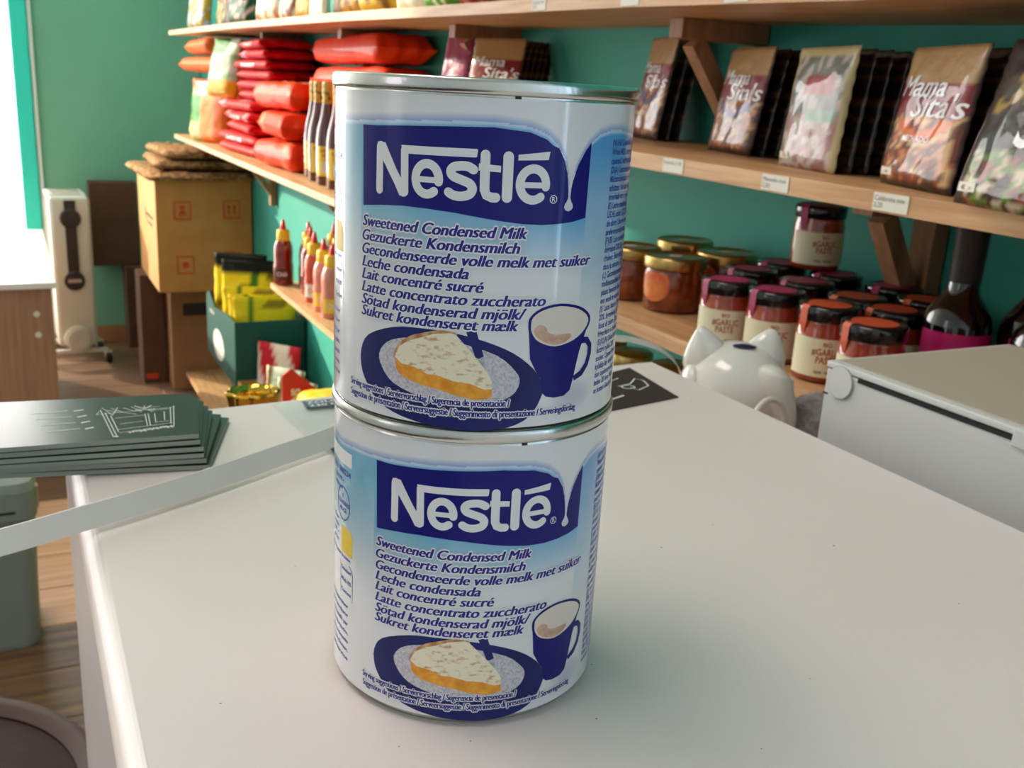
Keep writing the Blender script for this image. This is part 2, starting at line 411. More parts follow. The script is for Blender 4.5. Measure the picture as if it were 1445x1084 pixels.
def lerp(a, b, t): t = max(0, min(1, t)); return tuple(a[i]+(b[i]-a[i])*t for i in range(3))
WAVE = [(-130, 69.5), (-60, 68.0), (-46, 68.0), (-40, 68.6), (-30, 69.0), (-20, 69.6), (-7, 70.2), (2, 70.5), (10, 69.8), (14, 68.4), (17.1, 66.0), (18.8, 63.3), (19.7, 60.5), (20.25, 57), (20.5, 54),
        (20.75, 54), (21.1, 57), (21.9, 60.5), (23.3, 63.4), (25.5, 66.4), (29, 68.7), (33, 69.6), (38, 69.6), (50, 68.4), (60, 68), (130, 69)]
def wave(u):
    for (a, ya), (b, yb) in zip(WAVE, WAVE[1:]):
        if a <= u <= b: return ya+(yb-ya)*(u-a)/(b-a)
    return 69
def labcol(u, v):
    white = (226, 226, 227); wv = wave(u)
    if v > wv-.1:
        d = v-wv
        c = lerp((128, 156, 204), white, min(1, d/2.0)) if d > .25 else (196, 210, 232)
        return c
    blue = (112, 176, 204) if u < -20 else lerp((112, 176, 204), (84, 158, 212), (u+20)/50)
    if u > 26: lo, hi = 26, 66
    elif u < -31: lo, hi = 34, 64
    else: lo, hi = 37, 52
    t = (v-lo)/(hi-lo)
    c = lerp(white, blue, max(0, min(1, t))**1.15)
    if wv-v < .8: c = lerp((206, 220, 236), c, (wv-v)/.8)
    # soft printed shade beneath the cup
    d = ((u-26)/7)**2+((v-8)/4)**2
    if d < 1 and u > 17: c = lerp(c, (190, 188, 204), (1-d)*.8)
    return c
def make_can():
    t = thing('condensed_milk_can', 'upper can of sweetened condensed milk, stacked on the other can', 'can')
    prof = [(.0, .0030), (.0325, .0030), (.0335, .0004), (.0343, .0), (.0353, .0005), (.0356, .0014), (.0355, .0024), (.0362, .0032), (RB, .0042), (RB, .0765), (.0366, .0768), (RB-.0002, .0772)]
    obj('body', lathe(prof, 128), M_['tin'], t, 'silver tin body showing above and below the label', smooth=True)
    rim = [(RB-.0002, .0771), (.0371, .0773), (.03745, .0777), (.0375, .0784), (.0375, .0796), (.0373, .0803), (.0368, .0806), (.0362, .0804), (.0359, .0798), (.0358, .0780), (.0356, .0768), (.033, .0768), (.0325, .0775), (.0, .0775)]
    obj('top_rim', lathe(rim, 128), M_['tin'], t, 'rolled silver rim and lid', smooth=True)
    # label sheet with fine colour grid
    us = []; u = -115.6
    while u < 115.6:
        us.append(u); u += .35 if -60 < u < 60 else 3.0
    v0, v1 = 1.6, 75.6; vs_ = [v0+(v1-v0)*i/230 for i in range(231)]
    V = []; cols = []
    for v in vs_:
        for u in us: V.append((u, v)); cols.append(labcol(u, v))
    n = len(us); F = []
    for j in range(len(vs_)-1):
        for i in range(n-1): F.append((j*n+i, j*n+i+1, (j+1)*n+i+1, (j+1)*n+i))
        F.append((j*n+n-1, j*n, (j+1)*n, (j+1)*n+n-1))
    lb = raw('label', cylmap(V, 0), F, M_['label'], t, 'printed paper label, white and light blue', True, cols)
    # navy brand panel
    top_edge = [(-30.6, 68.3)]+[(u, wave(u)-.9 if u < 16 else wave(u)-.25) for u in [-26, -20, -14, -7, -2, 2, 6, 10, 12, 14, 15.5, 17.1, 18, 18.8, 19.3, 19.7, 20.0, 20.2]]
    top_edge += [(20.4, 54.5), (20.85, 54.5), (21.0, 57), (21.4, 59), (21.9, 60.4), (22.6, 62.3), (23.3, 63.4), (24.4, 65.2), (25.6, 66.6), (26.2, 67.2)]
    bot_edge = [(25.9, 50.4), (22, 49.6), (18, 49.2), (14, 49.0), (9, 49.2), (3.4, 49.8), (-2, 50.5), (-6, 51.0), (-12, 51.4), (-18, 51.5), (-24, 51.1), (-30.2, 50.4)]
    canprint('brand_panel', [poly2d(top_edge+bot_edge)], M_['navy'], lb, 1, label='navy panel behind the brand name')
    # milk drop
    dr = [(20.2, 60.4), (20.35, 57), (20.3, 55), (20.0, 54.2), (19.5, 53.6), (19.35, 52.9), (19.7, 52.3), (20.55, 52.0), (21.4, 52.3), (21.8, 52.9), (21.65, 53.6), (21.2, 54.2), (20.9, 55), (20.95, 57), (21.3, 58.6), (21.9, 60.4)]
    canprint('milk_drop', [poly2d(dr)], M_['milk'], lb, 2)
    # brand lettering
    def arc(cx, cy, rx, ry, a0, a1, n=22): return [(cx+rx*cos(radians(a0+(a1-a0)*i/n)), cy+ry*sin(radians(a0+(a1-a0)*i/n))) for i in range(n+1)]
    W = 1.95; it = []
    def st(p, w=W, cap=True):
        it.append(strip2d(p, w)); ww = w if not isinstance(w, (list, tuple)) else w[0]; w2 = w if not isinstance(w, (list, tuple)) else w[-1]
        if cap:
            it.append(disc2d(p[0][0], p[0][1], ww/2, n=16)); it.append(disc2d(p[-1][0], p[-1][1], w2/2, n=16))
    st([(-24.75, 63.9), (-24.75, 54.5)], 2.0); it.append(poly2d([(-25.6, 64.9), (-23.2, 64.9), (-16.9, 54.2), (-17.6, 53.6), (-19.0, 53.7)])); st([(-24.5, 64.0), (-18.0, 54.6)], 2.2)
    st([(-17.9, 63.6), (-17.7, 54.6)], 1.9); it.append(poly2d([(-18.8, 64.65), (-1.4, 64.9), (-1.2, 64.7), (-1.35, 63.3), (-1.6, 63.1), (-16.9, 62.9), (-18.0, 62.2)]))
    def e_(x0, x1, yb, yt, mid):
        cx, cy, rx, ry = (x0+x1)/2, (yb+yt)/2, (x1-x0)/2-W/2, (yt-yb)/2-W/2
        st(arc(cx, cy, rx, ry, -8, 308, 34), W, True); it.append(strip2d([(x0+1, mid), (x1-.25, mid)], 1.25))
    e_(-16.0, -8.6, 53.6, 62.1, 57.7); e_(7.3, 15.3, 53.5, 62.2, 57.7)
    st([(q_.x, q_.y) for q_ in spline([(x_, y_, 0) for x_, y_ in [(-2.0, 60.5), (-3.2, 61.1), (-4.8, 61.15), (-6.3, 60.8), (-6.95, 59.9), (-6.4, 58.9), (-4.6, 58.2), (-2.8, 57.5), (-2.1, 56.4), (-2.7, 55.2), (-4.5, 54.65), (-6.2, 54.8), (-7.3, 55.4)]], 5)], 2.0)
    st([(.45, 63.8), (.5, 58), (.55, 56.3), (1.0, 55.2), (2.2, 54.75), (3.0, 54.75)], 2.1); it.append(poly2d([(-.9, 61.9), (-.9, 60.4), (3.9, 60.2), (3.9, 61.6)]))
    st([(5.45, 63.6), (5.5, 54.9)], 2.3)
    it.append(poly2d([(7.6, 64.1), (14.9, 65.0), (14.6, 63.2), (7.6, 62.9)]))
    it.append(strip2d(arc(16.4, 54.7, .85, .85, 0, 360, 20), .2)); it.append(vf_join([(text2d('R', 1.5, .01), 15.95, 54.2)]))
    canprint('brand_lettering', it, M_['labwhite'], lb, 3, label='large white brand lettering')
    # product lines
    lines = [('Sweetened Condensed Milk', 45.9, 10.6), ('Gezuckerte Kondensmilch', 42.6, 9.0), ('Gecondenseerde volle melk met suiker', 39.5, 28.5), ('Leche condensada', 36.5, -2.2),
             ('Lait concentr\u00e9 sucr\u00e9', 33.6, 1.3), ('Latte concentrato zuccherato', 30.6, 16.0), ('S\u00f6tad kondenserad mj\u00f6lk/', 27.6, 11.4), ('Sukret kondenseret m\u00e6lk', 24.9, 9.7)]
    it = []; halo = []
    for s_, v, ue in lines:
        base_ = vf_join([(fit(text2d(s_, 3.65, 0, .28), ue+30.1), -30.1, v)])
        it.append(multi(base_, .16)); halo.append(multi(base_, .42, 8))
    canprint('text_halo', halo, M_['labwhite'], lb, 7, step=0)
    canprint('product_text', it, M_['navytext'], lb, 8, step=0, label='navy italic product names in eight languages')
    # serving picture
    plate = [(-30.4, 16.2), (-27.7, 20.4), (-19.9, 23.6), (-12.8, 24.3), (-5.3, 24.0), (2.0, 22.5), (8.9, 19.7), (14.1, 15.7), (16.8, 11.7), (16.4, 8.3), (13.7, 4.1), (8.5, 1.7), (0, .9), (-8, 1.2), (-14, 1.9), (-19.4, 3.0), (-24.5, 5.0), (-28.3, 8.7), (-30.2, 12)]
    plate = [(u, max(v, .75)) for u, v in sm2(plate, 3)]
    pl = canprint('plate_picture', [poly2d(plate)], M_['plate'], lb, 2, label='printed picture of a navy plate')
    well = [(-24.0, 16.5), (-21.8, 19.6), (-17.4, 21.4), (-10, 22.4), (-3.1, 21.7), (5.2, 19.1), (9.7, 15.3), (10.8, 12.6), (8.9, 9.4), (2.7, 7.0), (-5, 6.8), (-12, 7.9), (-19.6, 10.2), (-23.0, 13.4)]
    canprint('plate_well', [poly2d(sm2(well, 3))], M_['well'], lb, 3)
    canprint('pie_filling', [poly2d([(-19.2, 16.8), (-10.8, 15.0), (-2.8, 13.6), (4.3, 11.2), (4.35, 9.2), (3.0, 8.7), (.5, 8.4), (-4, 9.2), (-8.0, 10.3), (-12, 10.9), (-15.9, 11.8), (-18, 12.8), (-18.9, 13.9)])], M_['pieside'], lb, 5, label='orange filling of the printed pie slice')
    canprint('pie_crust', [poly2d(sm2([(-19.6, 16.6), (-18.6, 19.6), (-15.5, 22.1), (-12.2, 23.3), (-8.5, 24.3), (-4.6, 24.1), (-5, 23), (-12, 20.5), (-17, 17.5)], 3))], M_['crust'], lb, 4)
    canprint('pie_topping', [poly2d([(-19.3, 16.7), (-18.2, 19.2), (-16, 20.9), (-12.5, 22.2), (-9.5, 23.4), (-5.6, 23.9), (-4.4, 23.6), (-1.0, 20.0), (1.4, 17.2), (3.2, 15.0), (4.4, 12.6), (4.3, 11.1), (2.5, 11.0), (-.8, 12.3), (-4.5, 12.6), (-8, 13.6), (-10.8, 13.7), (-14, 15), (-17.4, 15.3)])], M_['pietop'], lb, 6, label='cream meringue top of the printed pie slice')
    canprint('fork_handle', [poly2d([(-2.2, 24.6), (0.2, 24.7), (2.1, 18.9), (1.0, 18.3), (.2, 18.6)])], M_['plate'], lb, 6)
    canprint('fork_picture', [poly2d([(.7, 18.3), (2.1, 18.7), (2.8, 15.6), (3.8, 13.9), (5.9, 13.0), (6.3, 12.0), (5.2, 11.2), (4.4, 11.5), (4.2, 13), (2.6, 14.6), (1.6, 16.5)])], M_['steelprint'], lb, 5)
    body = [(12.2, 26.3), (12.6, 22.5), (13.0, 18.2), (14.5, 15.4), (16.1, 13.2), (16.8, 9.6), (17.8, 8.7), (20, 8.2), (23.0, 8.3), (24.8, 9.4), (25.5, 11.7), (26.2, 15), (27.2, 19), (28.9, 23.2), (30.1, 26.2)]
    rim = sm2([(12.1, 26.2), (12.5, 28.1), (15.2, 30.1), (20.3, 30.9), (26.4, 29.7), (30.2, 27.0), (29.3, 23.9), (25.3, 21.3), (19.3, 20.1), (14.4, 21.8), (12.6, 23.9)], 3)
    hd = strip2d([(27.9, 21.4), (29.6, 21.2), (30.9, 19.8), (31.0, 17.6), (30.2, 15.2), (28.4, 13.2), (25.8, 12.2)], [1.6, 1.6, 1.6, 1.5, 1.5, 1.6, 1.3])
    hd2 = strip2d([(29.6, 24.5), (29.5, 22), (28.6, 20.4)], [1.5, 1.5, 1.7])
    canprint('cup_picture', [poly2d(body), hd], M_['navy'], lb, 4, label='printed navy mug')
    canprint('cup_rim', [poly2d(rim)], M_['navy'], lb, 5)
    canprint('cup_foam', [poly2d(sm2([(12.8, 26.0), (13.2, 28.0), (15.8, 29.6), (20.3, 30.3), (26.0, 29.1), (29.5, 26.6), (28.5, 24.1), (25.0, 21.9), (19.5, 20.8), (15.0, 22.2), (13.2, 24.2)], 3))], M_['foam'], lb, 6, label='frothy coffee in the printed mug')
    canprint('cup_coffee', [poly2d(sm2([(13.6, 25.0), (14.8, 26.2), (16.6, 25.6), (17.4, 24.2), (19.6, 23.6), (23.4, 23.6), (23.8, 22.6), (21.8, 21.5), (19.0, 21.2), (15.6, 22.4), (14.0, 23.8)], 3))], M_['coffee'], lb, 7)
    it = []; halo = []
    for s_, v, u0, u1 in (('Serving suggestions / Serviervorschlag / Sugerencia de presentaci\u00f3n /', 6.9, -34.4, 8.6), ('Suggestion de pr\u00e9sentation / Serveersuggestie / Suggerimento di presentazione / Serveringsf\u00f6rslag', 4.3, -34.3, 27.0)):
        base_ = vf_join([(fit(text2d(s_, 2.45, .0), u1-u0), u0, v)]); it.append(multi(base_, .09)); halo.append(multi(base_, .34, 8))
    canprint('serving_text_halo', halo, M_['labwhite'], lb, 8, step=0)
    canprint('serving_text', it, M_['navytext'], lb, 9, step=0)
    # right hand text column
    col = ['(N) Full Cream MILK powder,', 'Whole MILK, sugar. Once', 'opened, refrigerate after', '(D)(A) Gezuckerte Kondens', 'Milchtrockenmasse. Vor W\u00e4rme', 'sch\u00fctzen. Vor dem \u00d6ffnen', 'innerhalb von 3 Tagen', '(E) Leche condensada', 'LECHE, az\u00facar. LACTOSA', 'de abrir. Una vez abierto', 'preferentemente antes', '(F)(B) Lait concentr\u00e9 sucr\u00e9', 'd\u00e9graiss\u00e9 20%. Bien', 'chaleur. Bien refermer', 'dans la semaine. LAIT', '(L) Gecondenseerde volle', 'melkbestanddelen. Koele', 'plaats bewaren. Binnen', 'een week te gebruiken', '(I) Latte intero. Grasso', '20%. Ingredienti: LATTE', 'fonti di calore. Dopo', 'frigorifero e consumare', '(S)(K)(N) S\u00f6tad kondens', 'fettfri mj\u00f6lk 20%', 'socker. \u00d6ppnad f\u00f6rpack', 'kylsk\u00e5p kan anv\u00e4ndas', 'den oppbevares kj\u00f8lig', 'inden 20 dage. Bedst', 'se botten Gezuckert']
    it = [vf_join([(fit(text2d(s_, 2.1, .02), len(s_)*.68), 34.3, 66.4-i*2.06)]) for i, s_ in enumerate(col)]
    canprint('ingredient_text', it, M_['inkblue'], lb, 2, step=0)
    # left hand block
    canprint('code_box', [poly2d([(-60, 66.4), (-40.6, 66.4), (-40.6, 62.6), (-60, 62.6)])], M_['labwhite'], lb, 1)
    it = [vf_join([(fit(text2d('7 613031 800234', 2.2, .02), 17.5), -58.5, 59.8)]), vf_join([(fit(text2d('Net 397 g', 1.7, .02), 7), -52, 57.4)]), vf_join([(fit(text2d('Minimum', 1.6, .02), 6), -52, 55.3)])]
    it.append(strip2d(arc(-45.6, 51.6, 4.2, 4.6, 0, 360, 30), .3))
    for i, s_ in enumerate(('E', 'CONDENS', 'ML-CE')): it.append(vf_join([(text2d(s_, 1.6, .02, align='CENTER'), -45.6, 53.2-i*1.9)]))
    for i, s_ in enumerate(('Valeur', 'nutrition', '100 g', 'portion')): it.append(vf_join([(fit(text2d(s_, 1.6, .02), 5.2), -54, 45.6-i*2.0)]))
    it.append(vf_join([(fit(text2d('Conseils de l\u2019atelier de cuisine', 1.5, .02), 17), -58, 36.4)]))
    tb = [(-58, 35.3), (-41.5, 35.3), (-40, 34.2), (-39.7, 33), (-39.7, 25.4), (-58, 25.4)]
    it += [strip2d(tb+[tb[0]], .3), strip2d([(-47, 35.3), (-47, 25.4)], .2), strip2d([(-58, 31.9), (-39.7, 31.9)], .2), strip2d([(-58, 28.7), (-39.7, 28.7)], .2)]
    for i, s_ in enumerate(('Gezuckert', 'Milch 8%', 'Contient')): it.append(vf_join([(fit(text2d(s_, 1.6, .02), 6), -46.4, 32.9-i*3.2)]))
    for i, s_ in enumerate(('Milchzubereitung', 'Ermanglung', 'Hergestellt par', 'condensado,', 'leite condensado', 'N, Dist. Donson.', 'Infoservice')): it.append(vf_join([(fit(text2d(s_, 1.7, .02), 13), -55, 22.6-i*2.6)]))
    canprint('side_text', it, M_['inkblue'], lb, 3, step=0)
    canprint('yellow_badge', [poly2d([(-46.6, 45.2), (-41.6, 45.2), (-40.2, 44), (-39.9, 42.5), (-39.9, 37.9), (-46.6, 37.9)])], M_['yellowlab'], lb, 2, label='small yellow badge on the side of the label')
    canprint('seam_mark', [poly2d([(6.3, 75.6), (7.6, 75.6), (7.6, 76.4), (6.3, 76.4)])], M_['dark'], lb, 1)
    return t
can = make_can()
aim = atan2(-.23281, -.10697)
can.location = (.10697, .23281, CT+.0789); can.rotation_euler = (0, 0, aim)
copy_tree(can, loc=(.10739, .23344, CT), rz=aim+6.1/36.8, label='lower can of sweetened condensed milk, standing on the white counter')
can2 = [o for o in bpy.data.objects if o.name.startswith('condensed_milk_can') and o is not can][0]
can['group'] = can2['group'] = 'stacked cans of condensed milk'

# ------------------------------------------------------------------ things on the counter
# leaflet stack
def leaflet(i, n):
    z = CT+.0006+i*.0021
    f = i/(n-1)
    x1 = .0830-.018*f; cx = -.150
    return z, f
LF = 6
TOPA = [(-.15, .482), (.0655, .4575), (.0690, .4500), (.0610, .4005), (-.15, .4165)]   # outline of the top leaflet
BOTA = [(-.15, .500), (.0700, .4640), (.0835, .4560), (.0645, .3975), (-.15, .4390)]
for i in range(LF):
    f = (i/(LF-1))**.75 if i else 0
    out = [(a[0]*(1-f)+b[0]*f+random.uniform(-.0006, .0006)*(0 < i < LF-1), a[1]*(1-f)+b[1]*f+(random.uniform(-.001, .001) if 0 < i < LF-1 else 0)) for a, b in zip(BOTA, TOPA)]
    z0 = CT+.0004+i*.0026; th = .0019
    lab = ['dark green leaflet at the very bottom of the fanned pile, its corner sticking out furthest', 'second leaflet from the bottom of the fanned pile, dark green', 'third leaflet from the bottom of the fanned pile, dark green', 'third leaflet from the top of the fanned pile, dark green', 'second leaflet from the top of the fanned pile, dark green', 'top dark green leaflet of the pile, with a white line drawing of a shop'][i]
    t = tag(thing('leaflet', lab, 'leaflet', (out[3][0], out[3][1], z0)), lab, 'leaflet', 'dark green leaflets piled at the left edge of the counter')
    bm = bmesh.new(); ox, oy = out[3]
    for a in (0,):
        zz = 0
        bo = [bm.verts.new((x-ox, y-oy, zz)) for x, y in out]; to = [bm.verts.new((x-ox, y-oy, zz+th)) for x, y in out]
        bm.faces.new(bo[::-1]); bm.faces.new(to)
        for q in range(len(out)): bm.faces.new((bo[q], bo[(q+1) % len(out)], to[(q+1) % len(out)], to[q]))
    o_ = obj('sheet', bm, [M_['leaflet'], M_['leafedge']], t)
    for p_ in o_.data.polygons:
        if abs(p_.normal.z) < .5 and p_.normal.y < -.5: p_.material_index = 1
    if i == LF-1:
        zt_ = th+.00012; prs = []
        # drawing coordinates: upside down seen from the camera; p() maps photo-like drawing space on to the sheet
        def p(a, b): # a: 0..1 left-right in view, b: 0..1 far-near
            L0, R0, L1, R1 = Vector((.0235, .4475)), Vector((.0585, .4425)), Vector((.0265, .4065)), Vector((.0530, .4045))
            q = (L0*(1-a)+R0*a)*(1-b)+(L1*(1-a)+R1*a)*b; return (q.x-ox, q.y-oy)
        def ln(*pts, w=.00032): prs.append(strip2d([p(*q) for q in pts], w))
        ln((.02, .25), (.12, .02), (.2, .28)); ln((.02, .25), (.98, .10)); ln((.22, .05), (.34, .2)); ln((.3, .03), (.2, .3)); ln((.36, .05), (.5, .2)); ln((.46, .02), (.56, .24), (.62, .0)); ln((.5, .1), (.8, .05)); ln((.5, .0), (.7, .22), w=.0006); ln((.7, .0), (.54, .2), w=.0006); ln((.5, .16), (.74, .14), w=.0012)
        ln((.09, .1), (.09, .98)); ln((.13, .2), (.14, .98)); ln((.18, .3), (.19, .85)); ln((.08, .98), (.16, 1.0), w=.0009); ln((.19, .78), (.96, .66)); ln((.19, .88), (.96, .76)); ln((.96, .05), (.96, .78)); ln((.92, .1), (.92, .68)); ln((.22, .4), (.6, .34)); ln((.25, .6), (.56, .55)); ln((.6, .3), (.6, .7)); ln((.64, .3), (.64, .7)); ln((.68, .2), (.9, .15)); ln((.7, .62), (.9, .58)); ln((.72, .3), (.72, .6)); ln((.84, .25), (.84, .55)); ln((.16, .12), (.5, .3))
        for q in range(4): ln((-.72, .12+.2*q), (-.28, .08+.2*q), w=.0005); ln((-.22, .1+.2*q), (-.1, .06+.2*q), w=.0011)
        V, F = vf_join([(x, 0, 0) for x in prs])
        raw('line_drawing', [(v[0], v[1], zt_) for v in V], F, M_['chalk'], t, 'white line drawing of a shop front')
        a0 = Vector((*p(.93, .74), zt_)); a1 = Vector((*p(.30, .86), zt_))
        flat_text('shop_name', 'MarivicMart', .0042, frame(a0, a1-a0, Vector((0, -1, 0))), M_['chalk'], t, bold=.03, width=(a1-a0).length)
# strap: one flat band standing on edge, running behind the cans
pts = spline([(-.16, .30, .0028), (-.06, .318, .0028), (-.0128, .336, .0024), (.0138, .348, .0022), (.0333, .3567, .0022), (.0608, .3701, .0022), (.0937, .3890, .0022), (.1192, .4035, .0022), (.16, .428, .005), (.21, .455, .012), (.26, .480, .018), (.305, .497, .0160), (.3363, .51, .0105), (.3482, .517, .0075), (.371, .521, .0000), (.3861, .524, -.009), (.3958, .527, -.018), (.402, .53, -.028)], 6)
bm = bmesh.new(); rows = []
for i, q in enumerate(pts):
    d = (pts[min(i+1, len(pts)-1)]-pts[max(i-1, 0)]); nn = Vector((-d.y, d.x, 0)).normalized()*.0007; f = min(1, i/50)
    hh = .0070 if i < 60 else max(.0035, .0070-(i-60)*.0004)
    lean = nn*(8.0 if i < 60 else 8.0-(i-60)*.1)
    rows.append([bm.verts.new(Vector((q.x, q.y, CT+q.z))+a) for a in (-nn*.5, nn*.5, nn*.5+lean+Vector((0, 0, hh)), -nn*.5+lean+Vector((0, 0, hh)))])
for A, C in zip(rows, rows[1:]):
    for k in range(4): bm.faces.new((A[k], A[(k+1) % 4], C[(k+1) % 4], C[k]))
bm.faces.new(rows[0][::-1]); bm.faces.new(rows[-1])
tag(obj('strap', bm, M_['strap'], smooth=False), 'flat white plastic strap running across the counter behind the cans', 'strap')
# dark card under the cans' far side
t = thing('dark_brown_card', 'dark brown card with a white hexagon logo lying behind the cans', 'card', (.2, .44, CT))
cd = [(.1165, .386), (.321, .427), (.3275, .487), (.1185, .410)]
bm = bmesh.new(); lo = [bm.verts.new((x-.2, y-.44, .0002)) for x, y in cd]; hi = [bm.verts.new((x-.2, y-.44, .0007)) for x, y in cd]
bm.faces.new(lo[::-1]); bm.faces.new(hi)
for q in range(4): bm.faces.new((lo[q], lo[(q+1) % 4], hi[(q+1) % 4], hi[q]))
obj('sheet', bm, M_['dark'], t)
def lp(x, y): return (x-.2, y-.44)
it = [strip2d([lp(.2985, .4535), lp(.3080, .4560), lp(.3170, .4650), lp(.3195, .4600), lp(.3165, .4500), lp(.3060, .4440), lp(.3045, .4500)], .0009), strip2d([(lp(.3035, .4510)[0]+.0038*cos(a*pi/8), lp(.3035, .4510)[1]+.0032*sin(a*pi/8)) for a in range(17)], .0009), strip2d([lp(.2935, .4600), lp(.3080, .4685)], .0006), strip2d([lp(.281, .4330), lp(.292, .4375)], .0014)]
V, F = vf_join([(x, 0, 0) for x in it]); raw('logo', [(v[0], v[1], .0009) for v in V], F, M_['chalk'], t, 'white outlined hexagon and ring')
# clear sleeve with small label, left of the cans
t = thing('clear_sleeve', 'clear plastic sleeve with a small navy sticker beside the cans', 'sleeve', (.15, .44, CT))
sl = sm2([(.1085, .4655), (.112, .4735), (.16, .4745), (.20, .470), (.20, .425), (.16, .405), (.121, .383), (.117, .388), (.112, .42)], 2)
bm = bmesh.new(); lo = [bm.verts.new((x-.15, y-.44, .0012)) for x, y in sl]; hi = [bm.verts.new((x-.15, y-.44, .0016)) for x, y in sl]
bm.faces.new(lo[::-1]); bm.faces.new(hi)
for q in range(len(sl)): bm.faces.new((lo[q], lo[(q+1) % len(sl)], hi[(q+1) % len(sl)], hi[q]))
obj('sheet', bm, M_['sleeve'], t)
st_ = obj('sticker', B((-.0275, .0215, .0017), (.004, .0325, .0019)), mat('navy_sticker', (44, 66, 96), .4), t, 'small navy sticker')
flat_text('sticker_text', 'ZOLOFFS\n230 0175', .0052, frame(Vector((-.0260, .0280, .00195)), (1, 0, 0), (0, 1, 0)), M_['chalk'], st_, bold=.02, width=.026)

# grey receipt box printer, right
t = thing('label_printer', 'light grey box-shaped receipt printer with hinged lid standing right of the counter', 'printer', (.39, .39, 1.08))
W_, D_, H_ = .145, .36, .12
obj('case', B((.0, -D_, 0), (W_, -.0006, H_-.0042), bev=.0010), M_['greybox'], t)
obj('lid', B((-.0004, -D_, H_-.0038), (W_, 0, H_), bev=.0010), M_['greybox'], t)
obj('lid_panel', B((.004, -D_+.002, H_-.001), (W_-.003, -.004, H_+.0007), bev=.0005), M_['greytop'], t, 'beige-grey top surface')
obj('slot', B((-.0004, -.1165, H_-.0064), (.004, -.0235, H_-.0040)), M_['black'], t, 'dark slot under the lid')
obj('end_stop', B((-.0012, -.150, H_-.0085), (.003, -.1170, H_-.0005), bev=.0004), M_['greybox'], t)
m4 = Matrix.Translation((-.0006, -.0120, H_-.0095))@Matrix.Rotation(-pi/2, 4, 'Y')
obj('hinge_cap', lathe([(0, -.002), (.0088, -.002), (.0088, .0004), (.0085, .0008), (.0, .0008)], 48, mtx=m4), M_['greybox'], t, 'round grey hinge cap')
obj('hinge_gap', lathe([(.0088, .0), (.0091, .0), (.0091, .0003), (.0088, .0003)], 48, mtx=m4), M_['bin'], t)
obj('case_seam', B((-.0003, -.0035, H_-.0186), (.002, -.0003, H_-.0176)), M_['black'], t)

# lucky cat seen from behind
t = thing('ceramic_cat', 'white glazed ceramic cat figurine with raised paw and coin slot behind the counter', 'figurine', (.503, .598, 1.08), radians(-27))
def blob(c, r, seg=28, rot=None, squash=None):
    bm = bmesh.new(); bmesh.ops.create_uvsphere(bm, u_segments=seg, v_segments=seg//2, radius=1)
    for v in bm.verts:
        x, y, z = v.co
        if squash: x, y, z = squash(x, y, z)
        v.co = (x*r[0], y*r[1], z*r[2])
    if rot is not None: bmesh.ops.rotate(bm, matrix=rot, verts=bm.verts)
    bmesh.ops.translate(bm, vec=c, verts=bm.verts); return bm
obj('body', blob((0, 0, .036), (.043, .038, .036), 40, squash=lambda x, y, z: (x*(1-.10*z), y*(1-.08*z), max(z, -.98))), M_['ceramic'], t, smooth=True)
obj('ear', blob((-.0265, 0, .0630), (.0170, .011, .0205), 20, Matrix.Rotation(radians(-16), 3, 'Y'), lambda x, y, z: (x*(1-.55*z), y*(1-.35*z), z)), M_['ceramic'], t, smooth=True)
obj('ear', blob((.0215, .004, .0635), (.0175, .011, .0200), 20, Matrix.Rotation(radians(14), 3, 'Y'), lambda x, y, z: (x*(1-.45*z), y*(1-.35*z), z)), M_['ceramic'], t, smooth=True)
pw = tube(spline([(.038, -.022, .010), (.034, -.026, .024), (.027, -.028, .040), (.0235, -.028, .052), (.026, -.027, .060)], 6), [.008+.0056*min(1, i/14) if i < 20 else .0136-.0026*(i-20) for i in range(25)], 16)
obj('paw', pw, M_['ceramic'], t, 'raised white paw', smooth=True)
obj('cheek', blob((-.036, -.006, .036), (.009, .016, .018), 18), M_['ceramic'], t, smooth=True)
obj('coin_slot', blob((.002, -.010, .0708), (.0095, .0042, .0012), 20, Matrix.Rotation(radians(10), 3, 'X')), M_['bluedark'], t, 'dark blue oval slot')
# small cup handle and fleece
t = thing('white_cable', 'thin white looped cable standing up behind the counter edge', 'cable', (.478, .53, 1.08))
lp_ = [(.0, .0, .002), (-.004, 0, .022), (.002, .002, .038), (.014, .004, .046), (.026, .004, .042), (.032, .004, .028), (.030, .004, .012), (.034, .006, .002)]
obj('cable', tube(spline([(a-.012, b_-.002, c) for a, b_, c in lp_], 6), .0022, 10), M_['strap'], t, smooth=True)
bm = blob((0, 0, .017), (.024, .024, .018), 32)
for v in bm.verts:
    n = noise.noise(v.co*80)*.006; v.co += v.co.normalized()*n
    v.co.z = max(v.co.z, .0)
o = tag(obj('fleece_pouch', bm, M_['cloth'], smooth=True), 'small grey fleece bundle between the ceramic cat and the grey printer', 'cloth'); o.location = (.556, .556, 1.08)

# gold ornament
t = thing('gold_dish', 'shiny gold ornamental dish peeping over the back edge of the counter', 'ornament', (.146, .70, 1.0355)); t.scale = (.45, .45, 1.0)
bm = bmesh.new(); N = 72; ringz = [(.012, .0), (.02, .001), (.024, .004), (.03, .03), (.036, .062), (.040, .073), (.042, .076), (.040, .077), (.036, .070), (.030, .045), (.0, .040)]
rings = []
for r, z in ringz:
    if r == 0: rings.append([bm.verts.new((0, 0, z))]); continue
    rings.append([bm.verts.new((r*(1+.07*cos(8*a*2*pi/N)*(z > .05))*cos(a*2*pi/N), r*(1+.07*cos(8*a*2*pi/N)*(z > .05))*sin(a*2*pi/N)*.8, z)) for a in range(N)])
for A, C in zip(rings, rings[1:]):
    for i in range(N):
        j = (i+1) % N
        bm.faces.new((A[i], A[j], C[0]) if len(C) == 1 else (A[i], A[j], C[j], C[i]))
